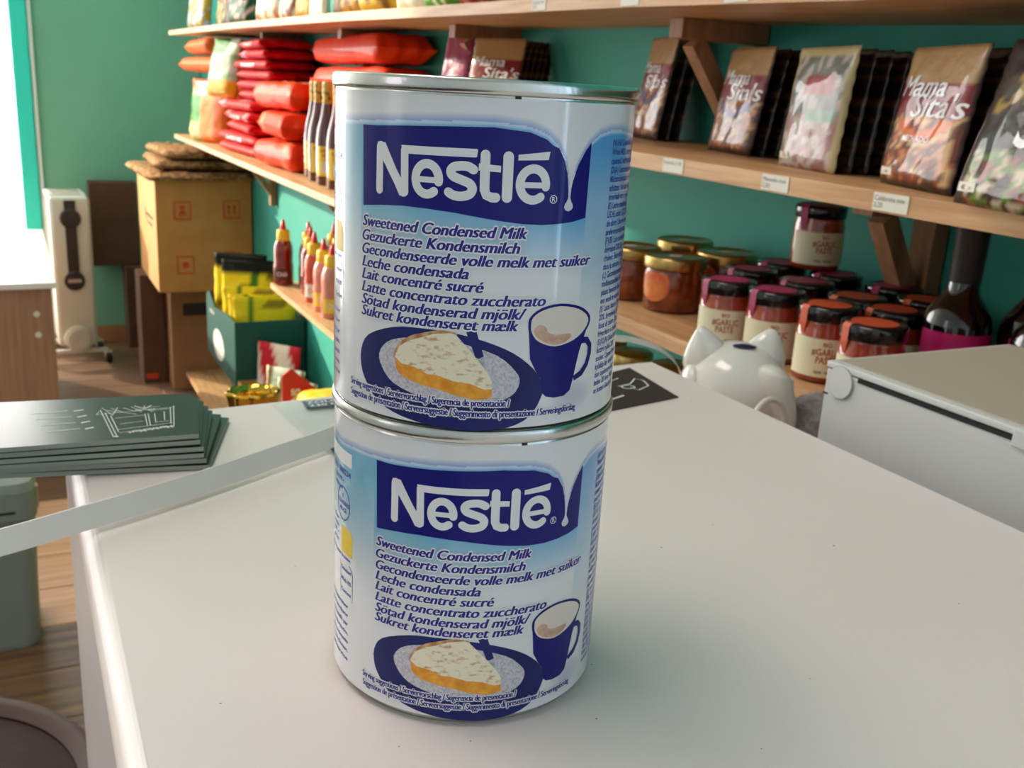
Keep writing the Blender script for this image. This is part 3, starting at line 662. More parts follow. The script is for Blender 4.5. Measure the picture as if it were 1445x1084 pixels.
obj('bowl', bm, M_['gold'], t, smooth=True)
bm = bmesh.new()
for k in range(5):
    a0 = k*1.25; tube([(.02*cos(a0+q*.25)*(1-q*.07), .016*sin(a0+q*.25)*(1-q*.07), .048+.02*sin(q*.45)) for q in range(9)], .0035, 8, bm)
obj('ornament', bm, M_['gold'], t, smooth=True)

# ------------------------------------------------------------------ shelves
def s1b(y):      # slightly bowed underside of the top shelf
    T = [(-.6, 1.402), (.67, 1.416), (.94, 1.425), (1.43, 1.435), (2.07, 1.449), (3.2, 1.466), (4.63, 1.479)]
    for (a, za), (b, zb) in zip(T, T[1:]):
        if y <= b: return za+(zb-za)*(y-a)/(b-a)
    return 1.479
def s2b(y): return E-.0775+.011*(y-.46)
def board(name, zf, y0, y1, x0, x1, th, parent, m, n=12):
    bm = bmesh.new(); rows = []
    for i in range(n+1):
        y = y0+(y1-y0)*i/n; z = zf(y); rows.append([bm.verts.new(v) for v in ((x0, y, z), (x1, y, z), (x1, y, z+th), (x0, y, z+th))])
    for A, C in zip(rows, rows[1:]):
        for k in range(4): bm.faces.new((A[k], A[(k+1) % 4], C[(k+1) % 4], C[k]))
    bm.faces.new(rows[0]); bm.faces.new(rows[-1][::-1])
    return obj(name, bm, m, parent)
FX = .62
TH1 = .0165; S2T = .0165; S3b = E-.257; S3t = E-.241; S4b = E-.5555; S4t = E-.54; S5t = .085
def shelf(label, zf, y0, y1, th, x1=WX-.002, br=(), tags=(), n=12, name='wall_shelf', ax=.735):
    t = thing(name, label, 'shelf', (FX, y0, zf(y0)))
    T = Matrix.Translation((-FX, -y0, -zf(y0)))
    bd = board('board', zf, y0, y1, FX, x1, th, t, M_['shelf'], n)
    for y in br:
        z = zf(y)
        arm = obj('bracket_arm', B((ax, y-.014, z-.024), (x1, y+.014, z-.0005), bev=.001), M_['bracket'], t)
        bm = bmesh.new(); a = Vector((ax+.028, y, z-.026)); b_ = Vector((x1-.004, y, z-.160)); d = (b_-a).normalized(); nn = Vector((0, 1, 0)); u = d.cross(nn)
        vv = [bm.verts.new(p_+u*su*.0105+nn*sn*.0105) for p_ in (a, b_) for su, sn in ((-1, -1), (1, -1), (1, 1), (-1, 1))]
        for q in range(4): bm.faces.new((vv[q], vv[(q+1) % 4], vv[4+(q+1) % 4], vv[4+q]))
        bm.faces.new(vv[:4][::-1]); bm.faces.new(vv[4:])
        obj('bracket_brace', bm, M_['bracket'], t)
        obj('bracket_post', B((x1-.022, y-.0145, z-.19), (x1-.0005, y+.0145, z-.0265), bev=.001), M_['bracket'], t)
    for y, txt in tags:
        z = zf(y)
        tg = obj('price_label', B((FX-.0008, y-.018, z+.0015), (FX-.0001, y+.018, z+th-.001)), M_['tag'], t, 'small white price label')
        flat_text('price_text', txt, .0055, frame(Vector((FX-.0010, y+.0165, z+.0095)), (0, -1, 0), (0, 0, 1)), M_['tagink'], tg, width=.031)
    for c in t.children: c.matrix_parent_inverse = T
    for c in t.children:
        for g in c.children: pass
    return t
shelf('topmost long pine shelf with three wooden brackets, loaded with bags', s1b, -.5, 4.46, TH1, br=(1.06, 1.76, 2.46, 3.3), tags=((1.20, 'Sinigang mix\n2,20'), (.985, '1,80'), (.80, '2,10')), n=30)
shelf('short pine shelf carrying the foil pouches, second from the top on the right', s2b, -.45, 2.02, S2T, br=(.74, 1.62), ax=.757, tags=((.875, 'Palabok 2,10'), (.715, 'Menudo mix\n2,20'), (.578, 'Caldereta mix\n2,20')))
shelf('long pine shelf carrying the red noodle packs and the preserve jars', lambda y: S3b, -.3, 4.42, S3t-S3b, br=(1.6, 2.72, 3.7))
shelf('pine shelf with squeeze bottles, ending in a bare corner at the left', lambda y: S4b, .3, 2.72, S4t-S4b)
s5 = shelf('low pine shelf near the floor with the cartons of snacks', lambda y: S5t-.016, .6, 4.355, .016)
obj('plinth', B((.66, .65, 0), (.68, 4.33, S5t-.0165)), M_['shelf'], s5).matrix_parent_inverse = Matrix.Translation((-FX, -.6, -(S5t-.016)))
obj('plinth', B((.82, .65, 0), (.84, 4.33, S5t-.0165)), M_['shelf'], s5).matrix_parent_inverse = Matrix.Translation((-FX, -.6, -(S5t-.016)))

# ------------------------------------------------------------------ pouches and bags
def pouch_front(w, h, t, seed, wr=.0020):
    off = Vector((seed*3.1, seed*1.7, 0))
    def f(x, z):
        a = max(0, 1-abs(2*x/w)**3)**.55; zz = z/h
        b_ = max(0, min(1, zz/.10))**.5*max(0, min(1, (1-zz)/.30))**.8
        n = noise.noise(Vector((x*38, 0, z*30))+off)+.5*noise.noise(Vector((x*90, 3, z*80))+off)
        return t/2*a*b_*(1.1-.45*zz)+wr*n*(.35+.65*a*b_)+.0006
    return f
def pouch(name, w, h, t, colf, parent, seed=1, nx=22, nz=32, m=None, wr=.0020, label=None):
    f = pouch_front(w, h, t, seed, wr); V = []; C = []; F = []
    for side in (0, 1):
        for j in range(nz+1):
            for i in range(nx+1):
                x = -w/2+w*i/nx; z = h*j/nz; d = f(x, z)
                if i in (0, nx) or j in (0, nz): d = .0004
                e = .0010*math.sin(z*400+seed) if i in (0, nx) else 0
                V.append((x+e, -d if side == 0 else d*.8, z)); C.append(colf(x/w+.5, z/h, side))
    n = nx+1; o = n*(nz+1)
    for j in range(nz):
        for i in range(nx):
            a = j*n+i; F.append((a, a+1, a+n+1, a+n)); F.append((o+a+1, o+a, o+a+n, o+a+n+1))
    for j in range(nz):
        a = j*n; F.append((o+a, a, a+n, o+a+n)); a = j*n+nx; F.append((a, o+a, o+a+n, a+n))
    for i in range(nx):
        F.append((i+1, i, o+i, o+i+1)); a = nz*n+i; F.append((a, a+1, o+a+1, o+a))
    ob = raw(name, V, F, m or M_['foil'], parent, label, True, C)
    return ob, f
def on_pouch(name, VF, f, m, parent, label=None, lift=.0006):
    V, F = VF; return raw(name, [(v[0], -f(v[0], v[1])-lift, v[1]) for v in V], F, m, parent, label)
def food(u, v, seed, pal):
    n = noise.noise(Vector((u*7+seed, v*9, seed*2.3))); n2 = noise.noise(Vector((u*17, v*21+seed, 4)))
    k = (n*1.3+n2*.7+.8)/1.6*len(pal); k = max(0, min(len(pal)-1, int(k))); return pal[k]
FOOD = [(70, 34, 18), (140, 70, 30), (190, 110, 60), (120, 50, 24), (206, 170, 120), (96, 60, 30)]
def mix_col(seed, arc=(84, 60, 110), food_p=FOOD, gold=(176, 138, 92), red=(126, 22, 32)):
    def c(u, v, side):
        if side or u > .97 or u < .02: return (44, 24, 22)
        if v > .74: return gold
        if v > .50: return red
        d = sqrt(((u-.5)/.42)**2+((v-.54)/.22)**2)
        if .62 < d < .98 and v < .5: return arc
        if .98 <= d < 1.06 and v < .5: return (206, 180, 130)
        if v < .04: return (60, 34, 26)
        return food(u, v, seed, food_p)
    return c
def silver_col(u, v, side):
    if side: return (52, 40, 28)
    if u < .08 or u > .93 or v > .92: return (190, 176, 128)
    if .62 < v < .78 and .3 < u < .78: return (160, 44, 40)
    if .4 < v < .5 and .45 < u < .9: return (110, 150, 120)
    n = noise.noise(Vector((u*9, v*9, 2.2)))
    return (186, 176, 168) if n > .15 else ((150, 104, 98) if v < .45 else (110, 112, 100))
def black_col(u, v, side):
    if side: return (20, 14, 12)
    if v > .80 or u < .12: return (30, 20, 18)
    if v > .55: return (52, 36, 22) if noise.noise(Vector((u*10, v*10, 1))) < .1 else (150, 120, 50)
    if v > .34: return (34, 20, 20)
    return food(u, v, 9, [(60, 20, 16), (130, 50, 36), (90, 120, 40), (196, 180, 150), (50, 24, 20)])
def brand_vf(w, h):
    a = vf_join([(fit(text2d('Mama', .022*w/.1, 0, .22), w*.60), -w*.42, h*.645), (fit(text2d("Sita's", .024*w/.1, 0, .22), w*.66), -w*.19, h*.50)])
    V, F = multi(a, .0006); return [(v[0], v[1], 0) for v in V], F
def pouch_thing(label, loc, rz, lean, w, h, t, colf, seed, brand=True, group=None, cat='pouch', name='spice_mix_pouch', extra=None):
    o = thing(name, label, cat, loc, group=group, rot=(lean, 0, rz))
    pk, f = pouch('packet', w, h, t, colf, o, seed)
    if brand:
        V, F = brand_vf(w, h)
        on_pouch('lettering', (V, F), f, M_['labwhite'], o, 'white script lettering on a dark red band')
    if extra: extra(o, f, w, h)
    return o
def s2t(y): return s2b(y)+S2T
def back_col(u, v, side): return (34, 22, 18) if noise.noise(Vector((u*3, v*26, 5))) < .22 else (84, 58, 34)
def pouch_row(loc, rz, lean, w, h, t, colf, seed, lab, n, gap, back_label, group, brand=True, extra=None, name='spice_mix_pouch'):
    bk = pouch_thing('x', (0, 0, 0), 0, 0, w*.99, h*.985, t*.5, back_col, seed+50, False, group, name=name)
    front = pouch_thing(lab, (*loc, s2t(loc[1])), rz, lean, w, h, t, colf, seed, brand, group, name=name, extra=extra)
    d = Vector((-sin(rz), cos(rz), 0))
    for k in range(1, n):
        y = loc[1]+d.y*gap*k; x = loc[0]+d.x*gap*k
        if x > WX-.03: break
        copy_tree(bk, loc=(x, y, s2t(y)), rot=(lean, 0, rz), label=['second', 'third', 'fourth', 'fifth', 'sixth', 'seventh', 'eighth'][k-1]+' '+back_label)
    for c in list(bk.children): bpy.data.objects.remove(c)
    bpy.data.objects.remove(bk)
    return front
def tagx(o, f, w, h):
    on_pouch('price_sticker', poly2d([(-w*.42, h*.07), (-w*.22, h*.07), (-w*.22, h*.125), (-w*.42, h*.125)]), f, M_['tag'], o, 'small white price sticker', .001)
FZ = radians(-90)   # a pouch faces -Y in its own frame; turned to face -X (the aisle)
lean = radians(-9)
def rz_of(a, b): # base edge from left point a to right point b as seen from the aisle
    return atan2(b[1]-a[1], b[0]-a[0])
grp = 'foil pouches on the second shelf'
a, b = (.822, 1.262), (.795, 1.150)
pouch_row(((a[0]+b[0])/2-.01, (a[1]+b[1])/2), rz_of(a, b), lean, .104, .138, .014, mix_col(1), 1, 'foil spice pouch with purple arc, first of its row, partly behind the upper can', 4, .0165, 'dark-edged pouch in the row next to the upper can', grp)
a, b = (.775, 1.030), (.748, .905)
pouch_row(((a[0]+b[0])/2, (a[1]+b[1])/2), rz_of(a, b), lean, .112, .121, .0145, mix_col(3), 3, 'shiny foil spice pouch with purple arc, between the bracket and the silver pouch', 5, .017, 'dark-edged pouch in the shiny purple-arc row', grp, extra=None)
a, b = (.715, .828), (.690, .712)
pouch_row(((a[0]+b[0])/2, (a[1]+b[1])/2), rz_of(a, b), radians(-5), .106, .116, .015, silver_col, 5, 'silver and gold clear-fronted foil pouch standing between the two red-band pouches', 8, .0175, 'dark-edged pouch in the silver and gold row', grp, brand=False, extra=tagx, name='silver_pouch')
a, b = (.690, .660), (.655, .553)
def ex4(o, f, w, h):
    tagx(o, f, w, h)
    on_pouch('flavour_text', vf_join([(fit(text2d('MECHADO', .007, .02), w*.36), -w*.2, h*.325)]), f, M_['labwhite'], o, None, .001)
pouch_row(((a[0]+b[0])/2, (a[1]+b[1])/2), rz_of(a, b), radians(-7), .112, .115, .0165, mix_col(7, arc=(214, 104, 40)), 7, 'large foil spice pouch with orange arc, second from the right edge', 8, .0185, 'dark-edged pouch in the orange-arc row', grp, extra=ex4)
a, b = (.625, .525), (.597, .415)
def ex5(o, f, w, h):
    tagx(o, f, w, h); on_pouch('swirl_lettering', vf_join([(text2d('S', .045, .02, .1), -w*.05, h*.36)]), f, M_['labwhite'], o, 'white curly letter')
pouch_row(((a[0]+b[0])/2, (a[1]+b[1])/2), rz_of(a, b), radians(-14), .112, .120, .018, black_col, 9, 'black glossy food pouch cut by the right edge of the photo', 8, .0195, 'black pouch in the row at the right edge', grp, brand=False, extra=ex5, name='black_pouch')
# group seen over the rim of the upper can
def purple_col(u, v, side):
    if side: return (70, 20, 40)
    if .38 < v < .5 and .3 < u < .8: return (86, 120, 40)
    if .3 < v < .38 and .25 < u < .85: return (170, 150, 140)
    return (150, 44, 84) if v > .5 else ((120, 24, 70) if u < .3 or u > .72 else (176, 120, 140))
pouch_thing('magenta packet with a green leaf patch, above the rim of the upper can', (.742, 1.775, s2t(1.77)), radians(-75), lean, .080, .14, .016, purple_col, 11, False, grp, name='magenta_pouch')
pouch_row((.745, 1.615), radians(-60), radians(-14), .108, .140, .014, mix_col(12, arc=(206, 190, 170)), 12, 'foil spice pouch leaning under the wooden bracket above the upper can', 6, .018, 'foil pouch in the row under the wooden bracket', grp)
# dark items behind the row of pouches, top right
def dark_col(u, v, side): return (30, 22, 20) if noise.noise(Vector((u*4, v*14, 5))) < .25 else (110, 84, 52)
for k in range(5):
    o = thing('dark_packet', 'dark brown packet lying flat behind the silver and orange-arc pouches, number %s from the bottom' % ['one', 'two', 'three', 'four', 'five'][k], 'packet', (.80, .73-.02*(k % 2), s2t(.73)+.158+0*k), group='dark packets piled behind the foil pouches', rot=(pi/2, 0, radians(8*k)))
    bpy.data.objects.remove(o)

# top shelf goods: (y, x, width along y, height, thick, colour function)
def two(c1, c2, s=6, th=.05, sx=1.):
    def c(u, v, side): return c1 if noise.noise(Vector((u*s*sx, v*s, c1[0]*.1))) < th else c2
    return c
tops = [(4.22, .70, .20, .22, .05, two((150, 130, 40), (150, 160, 190)), 'yellow and silver-blue crisp bag at the far left end of the top shelf'),
        (3.90, .74, .14, .22, .04, two((60, 44, 26), (180, 150, 60)), 'dark bag with gold stripes, second from the left on the top shelf'),
        (3.66, .72, .12, .20, .04, two((44, 24, 20), (90, 60, 30)), 'dark brown bag on the top shelf'),
        (3.42, .70, .17, .22, .05, two((20, 74, 52), (206, 170, 160), 14, .2), 'dark green bag with pink floral pattern on the top shelf'),
        (3.20, .74, .13, .20, .04, two((120, 30, 40), (150, 50, 60)), 'dark red bag right of the floral bag on the top shelf'),
        (3.00, .70, .17, .22, .06, two((236, 226, 210), (206, 120, 50), 7, .25), 'white bag with orange pictures on the top shelf'),
        (2.80, .70, .10, .20, .04, two((150, 110, 96), (226, 214, 200)), 'pinkish brown packet with white streaks on the top shelf'),
        (2.62, .70, .10, .20, .04, two((186, 130, 40), (226, 190, 110)), 'gold packet on the top shelf, left of the white panel'),
        (2.49, .69, .08, .20, .02, two((236, 232, 220), (226, 222, 206)), 'plain cream-white packet on the top shelf'),
        (2.36, .72, .10, .20, .04, two((60, 46, 24), (110, 86, 40)), 'dark olive packet on the top shelf'),
        (2.20, .70, .14, .19, .05, two((190, 140, 40), (110, 70, 26)), 'golden snack bag on the top shelf above the ketchup bottles'),
        (2.02, .69, .15, .18, .06, two((206, 170, 60), (120, 84, 30)), 'yellow snack bag with clear window on the top shelf'),
        (1.82, .69, .12, .18, .05, two((236, 236, 230), (206, 216, 196)), 'crinkled white bag on the top shelf'),
        (1.68, .69, .12, .18, .05, two((70, 140, 50), (226, 232, 210), 6, .2), 'bright green bag on the top shelf above the upper can'),
        (1.52, .69, .13, .18, .05, two((150, 40, 34), (206, 120, 100)), 'red and pink bag on the top shelf above the upper can'),
        (1.36, .70, .13, .18, .05, two((110, 24, 22), (140, 60, 50)), 'dark red bag on the top shelf right of the red and pink one'),
        (1.20, .70, .13, .18, .05, two((96, 20, 20), (130, 40, 36)), 'deep red bag on the top shelf, furthest right of the red ones')]
for i, (yy, xx, w_, h_, t_, cf, lb_) in enumerate(tops):
    o = thing('snack_bag', lb_, 'bag', (xx, yy, s1b(yy)+TH1+.0005), group='bags on the top shelf', rot=(radians(-6), 0, radians(-78)))
    pouch('packet', w_, h_, t_, cf, o, 20+i, 14, 16, M_['film'], wr=.003)

# third shelf, left: noodle packs
def pillow(label, loc, rot, w, l, t, c1, c2, seed, group, name='noodle_pack', frac=.0, txt=None):
    o = thing(name, label, 'packet', loc, group=group, rot=rot)
    def c(u, v, side):
        n = noise.noise(Vector((u*3+seed, v*3, 1)))
        return c2 if (abs(u-.5) < .22 and .3 < v < .62 and side == 0) or n > .42 else c1
    V = []; C = []; F = []; nx, nz = 16, 18
    for side in (0, 1):
        for j in range(nz+1):
            for i in range(nx+1):
                x = i/nx*2-1; y = j/nz*2-1
                a = max(0, 1-abs(x)**7)**.5*max(0, 1-abs(y)**12)**.45
                nn = noise.noise(Vector((x*2.5+seed, y*2.5, seed)))*.11+noise.noise(Vector((x*6, y*9+seed, 3)))*.09
                d = t/2*a*(.90+nn*1.0)
                edge = 1 if (i in (0, nx) or j in (0, nz)) else 0
                V.append((x*w/2*(1+.02*nn), y*l/2*(1+.03*math.sin(x*9+seed)*(abs(y) > .95)), t/2+(d if side == 0 else -d)*(0 if edge else 1)+(.0003 if side == 0 else -.0003))); C.append(c(i/nx, j/nz, side))
    n = nx+1; of = n*(nz+1)
    for j in range(nz):
        for i in range(nx): a = j*n+i; F.append((a, a+1, a+n+1, a+n)); F.append((of+a+1, of+a, of+a+n, of+a+n+1))
    for j in range(nz): a = j*n; F.append((of+a, a, a+n, of+a+n)); a = j*n+nx; F.append((a, of+a, of+a+n, a+n))
    for i in range(nx): F.append((i+1, i, of+i, of+i+1)); a = nz*n+i; F.append((a, a+1, of+a+1, of+a))
    pk = raw('wrapper', V, F, M_['film'], o, None, True, C)
    if txt:
        V2, F2 = fit(text2d(txt, .024, .03), l*.4)
        raw('lettering', [(-w/2-.0012, -v[0]+l*.2, v[1]*.55+t*.3) for v in V2], F2, M_['labwhite'], o, 'pale lettering on the end of the pack')
    return o
ordn = ['lowest', 'second from the bottom', 'middle', 'second from the top', 'top']
for k in range(5):
    pillow('red noodle pack, %s of the low red stack on the third shelf' % ordn[k], (.742+random.uniform(-.006, .006), 3.36+random.uniform(-.02, .02), S3t+.001+k*.0342), (0, 0, radians(random.uniform(-4, 4))), .17, .46, .034, (206, 18, 26), (232, 150, 160), 40+k, 'red noodle packs in the low stack', txt='LUCKY ME' if k in (1, 3) else None)
ordn6 = ['lowest', 'second from the bottom', 'third from the bottom', 'third from the top', 'second from the top', 'top']
for k in range(6):
    pillow('crimson noodle pack, %s of the tall dark red pile' % ordn6[k], (.755+random.uniform(-.006, .006), 3.22+random.uniform(-.02, .02), S3t+.174+k*.030), (0, 0, radians(random.uniform(-4, 4))), .16, .36, .0305, (188, 14, 30), (226, 130, 150), 50+k, 'crimson noodle packs in the tall pile', txt='PANCIT' if k in (3, 5) else None)
for k, (yy, zz, xx, ww, ll, tt, rzz) in enumerate([(2.845, .0, .735, .17, .36, .078, 4), (2.86, .080, .738, .17, .36, .076, -3)]):
    pillow('puffy orange cellophane noodle pack, %s of the pair left of the ketchup bottles' % ['lower', 'upper'][k], (xx, yy, S3t+.001+zz), (0, 0, radians(rzz)), ww, ll, tt, (226, 58, 20), (240, 120, 80), 60+k, 'orange noodle packs left of the ketchup')
for k, (yy, zz, xx, ww, ll, tt, rzz) in enumerate([(2.40, .0, .805, .115, .50, .070, 0), (2.42, .071, .805, .115, .50, .070, 1), (2.41, .142, .805, .115, .50, .070, -1), (2.43, .213, .80, .12, .58, .068, 1), (2.43, .283, .795, .13, .60, .070, -1)]):
    pillow('long orange noodle pack, %s of the pile behind the ketchup bottles' % ['lowest', 'second from the bottom', 'middle', 'second from the top', 'topmost'][k], (xx, yy, S3t+.001+zz), (0, 0, radians(rzz)), ww, ll, tt, (226, 58, 20), (240, 110, 70), 64+k, 'orange noodle packs behind the ketchup')
pillow('puffy orange noodle pack on top of the pair left of the ketchup bottles', (.74, 2.86, S3t+.159), (0, 0, radians(8)), .17, .30, .078, (230, 70, 30), (244, 160, 130), 70, 'orange noodle packs left of the ketchup')
def og(u, v, side):
    if v > .84: return (226, 84, 16)
    if u < .42: return (176, 166, 110) if v < .32 or v > .74 else (50, 130, 40)
    return (232, 112, 0) if u < .72 else (190, 80, 0)
o = thing('noodle_bag', 'upright orange bag with green and white front at the left of the third shelf', 'bag', (.675, 3.90, S3t+.001), group=None, rot=(radians(-3), 0, radians(-72)))
pouch('packet', .28, .225, .06, og, o, 71, 16, 18, M_['film'], wr=.004)
def clr(u, v, side): return (196, 180, 120) if noise.noise(Vector((u*4, v*5, 7))) < .1 else (120, 130, 90)
o = thing('noodle_bag', 'clear yellowish bag lying at the very left end of the third shelf', 'bag', (.72, 4.27, S3t+.001), rot=(radians(-10), 0, radians(-64)))
pouch('packet', .20, .15, .07, clr, o, 72, 14, 14, M_['film'], wr=.004)
def wg(u, v, side):
    if v < .28: return (214, 150, 16)
    if v > .72: return (70, 130, 70) if u < .7 else (206, 220, 200)
    return (190, 190, 176) if noise.noise(Vector((u*5, v*5, 9))) < .0 else (150, 176, 130)
o = thing('noodle_bag', 'white and green clear bag with yellow base, upper left of the noodle packs', 'bag', (.655, 3.54, S3t+.172), rot=(radians(-8), 0, radians(-75)))
pouch('packet', .19, .19, .06, wg, o, 73, 14, 16, M_['film'], wr=.004)
def ob_(u, v, side): return (206, 100, 30) if noise.noise(Vector((u*4, v*4, 3))) < .08 else (120, 66, 26)
for k, (yy, zz, lb_) in enumerate([(3.95, .247, 'orange-brown bag resting on top of the upright orange bag'), (3.93, .310, 'dark orange bag squeezed under the top shelf at the left')]):
    pillow(lb_, (.74, yy, S3t+zz), (0, 0, radians(3-5*k)), .22, .56, .060, (196, 92, 30), (226, 150, 50), 75+k, 'orange bags under the top shelf', name='noodle_bag')
# soft filler stack supporting them
for k in range(4):
    pillow('orange noodle pack behind the upright orange bag, %s' % ['lowest', 'second up', 'third up', 'uppermost'][k], (.795, 3.93, S3t+.001+k*.0605), (0, 0, radians(2*k-3)), .12, .42, .060, (206, 96, 30), (230, 160, 60), 80+k, 'orange packs behind the upright bag')

# ------------------------------------------------------------------ bottles and jars
def patch(r, z0, z1, a0, a1, m, parent, name, label=None, n=14):     # curved label on a cylinder
    V = []; F = []
    for i in range(n+1):
        a = a0+(a1-a0)*i/n; V += [(r*cos(a), r*sin(a), z0), (r*cos(a), r*sin(a), z1)]
    for i in range(n): F.append((2*i, 2*i+2, 2*i+3, 2*i+1))
    return raw(name, V, F, m, parent, label, True)
def wrap_text(body, size, r, a_mid, z, m, parent, name='lettering', width=None, bold=.02):
    V, F = text2d(body, size, bold, 0, 2, 'CENTER')
    if width: V, F = fit((V, F), width); V = [(v[0]-width/2, v[1], 0) for v in V]
    return raw(name, [(r*cos(a_mid+v[0]/r), r*sin(a_mid+v[0]/r), z+v[1]) for v in V], F, m, parent)
CAMA = radians(-115)
def ketchup():
    t = thing('ketchup_bottle', '', 'bottle')
    obj('glass', lathe([(0, 0), (.028, 0), (.030, .003), (.030, .105), (.027, .13), (.018, .165), (.0135, .195), (.013, .215), (0, .215)], 32), M_['ketch'], t, smooth=True)
    obj('neck_foil', lathe([(.0142, .188), (.0142, .205), (.0146, .206), (.0146, .238), (.0138, .2405), (0, .2405)], 28), M_['foilneck'], t, 'gold patterned cap and neck foil', smooth=True)
    lb_ = patch(.0304, .022, .092, CAMA-.75, CAMA+.75, M_['yellowlab'], t, 'paper_label', 'yellow paper label')
    patch(.0306, .030, .056, CAMA-.35, CAMA+.35, M_['tag'], lb_, 'label_panel')
    wrap_text('BANANA\nSAUCE', .011, .0307, CAMA, .078, M_['print_r'], lb_, width=.028)
    return t
kb = ketchup()
kl = ['dark red ketchup bottle with gold neck, nearest to the upper can', 'dark red ketchup bottle with gold neck, second from the upper can', 'dark red ketchup bottle with gold neck, third from the upper can', 'shorter-looking ketchup bottle with gold neck beside the orange packs']
kp = [(.690, 2.305), (.693, 2.405), (.700, 2.505), (.715, 2.60)]
for i in range(4):
    g = 'ketchup bottles on the third shelf'
    if i == 0: kb.location = (*kp[0], S3t+.0005); tag(kb, kl[0], 'bottle', g)
    else: copy_tree(kb, loc=(*kp[i], S3t+.0005-(.0 if i < 3 else 0)), rz=random.uniform(-.2, .2), label=kl[i], group=g)
def squeeze(m, lab, m2):
    t = thing('sauce_bottle', lab, 'bottle')
    obj('bottle_body', lathe([(0, 0), (.0245, 0), (.027, .004), (.027, .05), (.025, .065), (.026, .085), (.0245, .105), (.020, .118), (.016, .124), (0, .124)], 32), m, t, smooth=True)
    cp = obj('cap', lathe([(.0175, .118), (.0180, .120), (.0172, .146), (.014, .150), (0, .150)], 28), M_['yellowcap'], t, 'yellow screw cap', smooth=True)
    obj('nozzle_tip', lathe([(.0085, .150), (.0075, .156), (.0035, .176), (0, .178)], 20), M_['redtip'], cp, 'red pointed tip', smooth=True)
    lb_ = patch(.0274, .014, .048, CAMA-.9, CAMA+.9, m2, t, 'paper_label')
    wrap_text('Chili', .016, .0277, CAMA, .026, M_['labwhite'] if m2 is not M_['tag'] else M_['print_r'], lb_, width=.028)
    return t
M_['darklab'] = mat('dark_print_label', (96, 40, 30), .4)
sqA = squeeze(M_['squeeze'], 'dark red squeeze bottle with yellow cap at the bare end of the fourth shelf', M_['darklab'])
sqB = squeeze(M_['squeeze2'], 'orange-red squeeze bottle with white label and yellow cap, tip leaning over the others', M_['tag'])
M_['pinkfill'] = mat('pale_pink_sauce', (206, 130, 110), .3, coat=.6)
sqC = squeeze(M_['pinkfill'], 'pale pink squeeze bottle with red tip beside the can', M_['yellowlab'])
g = 'squeeze bottles on the fourth shelf'
def z4(p): return (*p, S4t+.0005)
sqA.location = z4((.650, 2.690)); tag(sqA, sqA['label'], 'bottle', g)
for p_, l_ in (((.705, 2.635), 'dark red squeeze bottle, second from the bare shelf end'), ((.688, 2.550), 'dark red squeeze bottle just behind the orange-red one'), ((.765, 2.600), 'red squeeze bottle at the back against the wall, left one'), ((.755, 2.52), 'red squeeze bottle at the back against the wall, right one')):
    copy_tree(sqA, loc=z4(p_), rz=random.uniform(-.3, .3), label=l_, group=g)
sqB.location = z4((.672, 2.455)); tag(sqB, sqB['label'], 'bottle', g)
sqC.location = z4((.665, 2.345)); tag(sqC, sqC['label'], 'bottle', g)
copy_tree(sqC, loc=z4((.664, 2.270)), rz=.2, label='pale pink squeeze bottle with red tip, half hidden behind the can', group=g)

def gold_jar():
    t = thing('preserve_jar', '', 'jar')
    obj('glass', lathe([(0, 0), (.030, 0), (.0345, .004), (.0365, .02), (.0365, .044), (.0345, .050), (.0335, .053), (0, .053)], 40), M_['amber'], t, 'squat glass jar of amber preserve', smooth=True)
    obj('lid', lathe([(.0372, .0515), (.0378, .0525), (.0372, .0545), (.0378, .0560), (.0372, .0580), (.0376, .0600), (.0366, .0645), (.034, .0655), (.0335, .0648), (0, .0650)], 44), M_['goldlid'], t, 'gold screw lid', smooth=True)
    lbp = []; F = []
    for q in range(17):
        f_ = q/16; aa = CAMA-1.35+1.05*f_; hh = .0165*max(.02, 1-(2*f_-1)**2)**.5 if f_ < .5 else .0165*max(.02, 1-(2*f_-1)**2)**.5
        lbp += [(.0370*cos(aa), .0370*sin(aa), .030-hh), (.0370*cos(aa), .0370*sin(aa), min(.0475, .036+hh))]
        if q < 16: F.append((2*q, 2*q+2, 2*q+3, 2*q+1))
    raw('paper_label', lbp, F, M_['oranglab'], t, 'orange and yellow shaped label')
    patch(.0381, .038, .0640, CAMA+.42, CAMA+.56, M_['print_r'], t, 'seal_strip')
    obj('lid_sticker', lathe([(0, .0654), (.008, .0654), (.008, .0657), (0, .0657)], 20, mtx=Matrix.Translation((-.004, -.006, 0))), M_['tag'], t)
    return t
M_['oranglab'] = mat('orange_yellow_label', (226, 150, 60), .45, rgb2=(206, 90, 50), scale=60)
gj = gold_jar(); g = 'gold-lidded preserve jars'
gp = [((.702, .968), 'gold-lidded amber preserve jar in front, beside the garlic jars'), ((.690, 1.046), 'gold-lidded amber jar at the left, half hidden by the upper can'), ((.792, .985), 'gold-lidded amber jar at the back, right one'), ((.800, 1.085), 'gold-lidded amber jar at the back, left one')]
for i, (p_, l_) in enumerate(gp):
    if i == 0: gj.location = (*p_, S3t+.0005); tag(gj, l_, 'jar', g)
    else: copy_tree(gj, loc=(*p_, S3t+.0005), rz=-.1*i, label=l_, group=g)
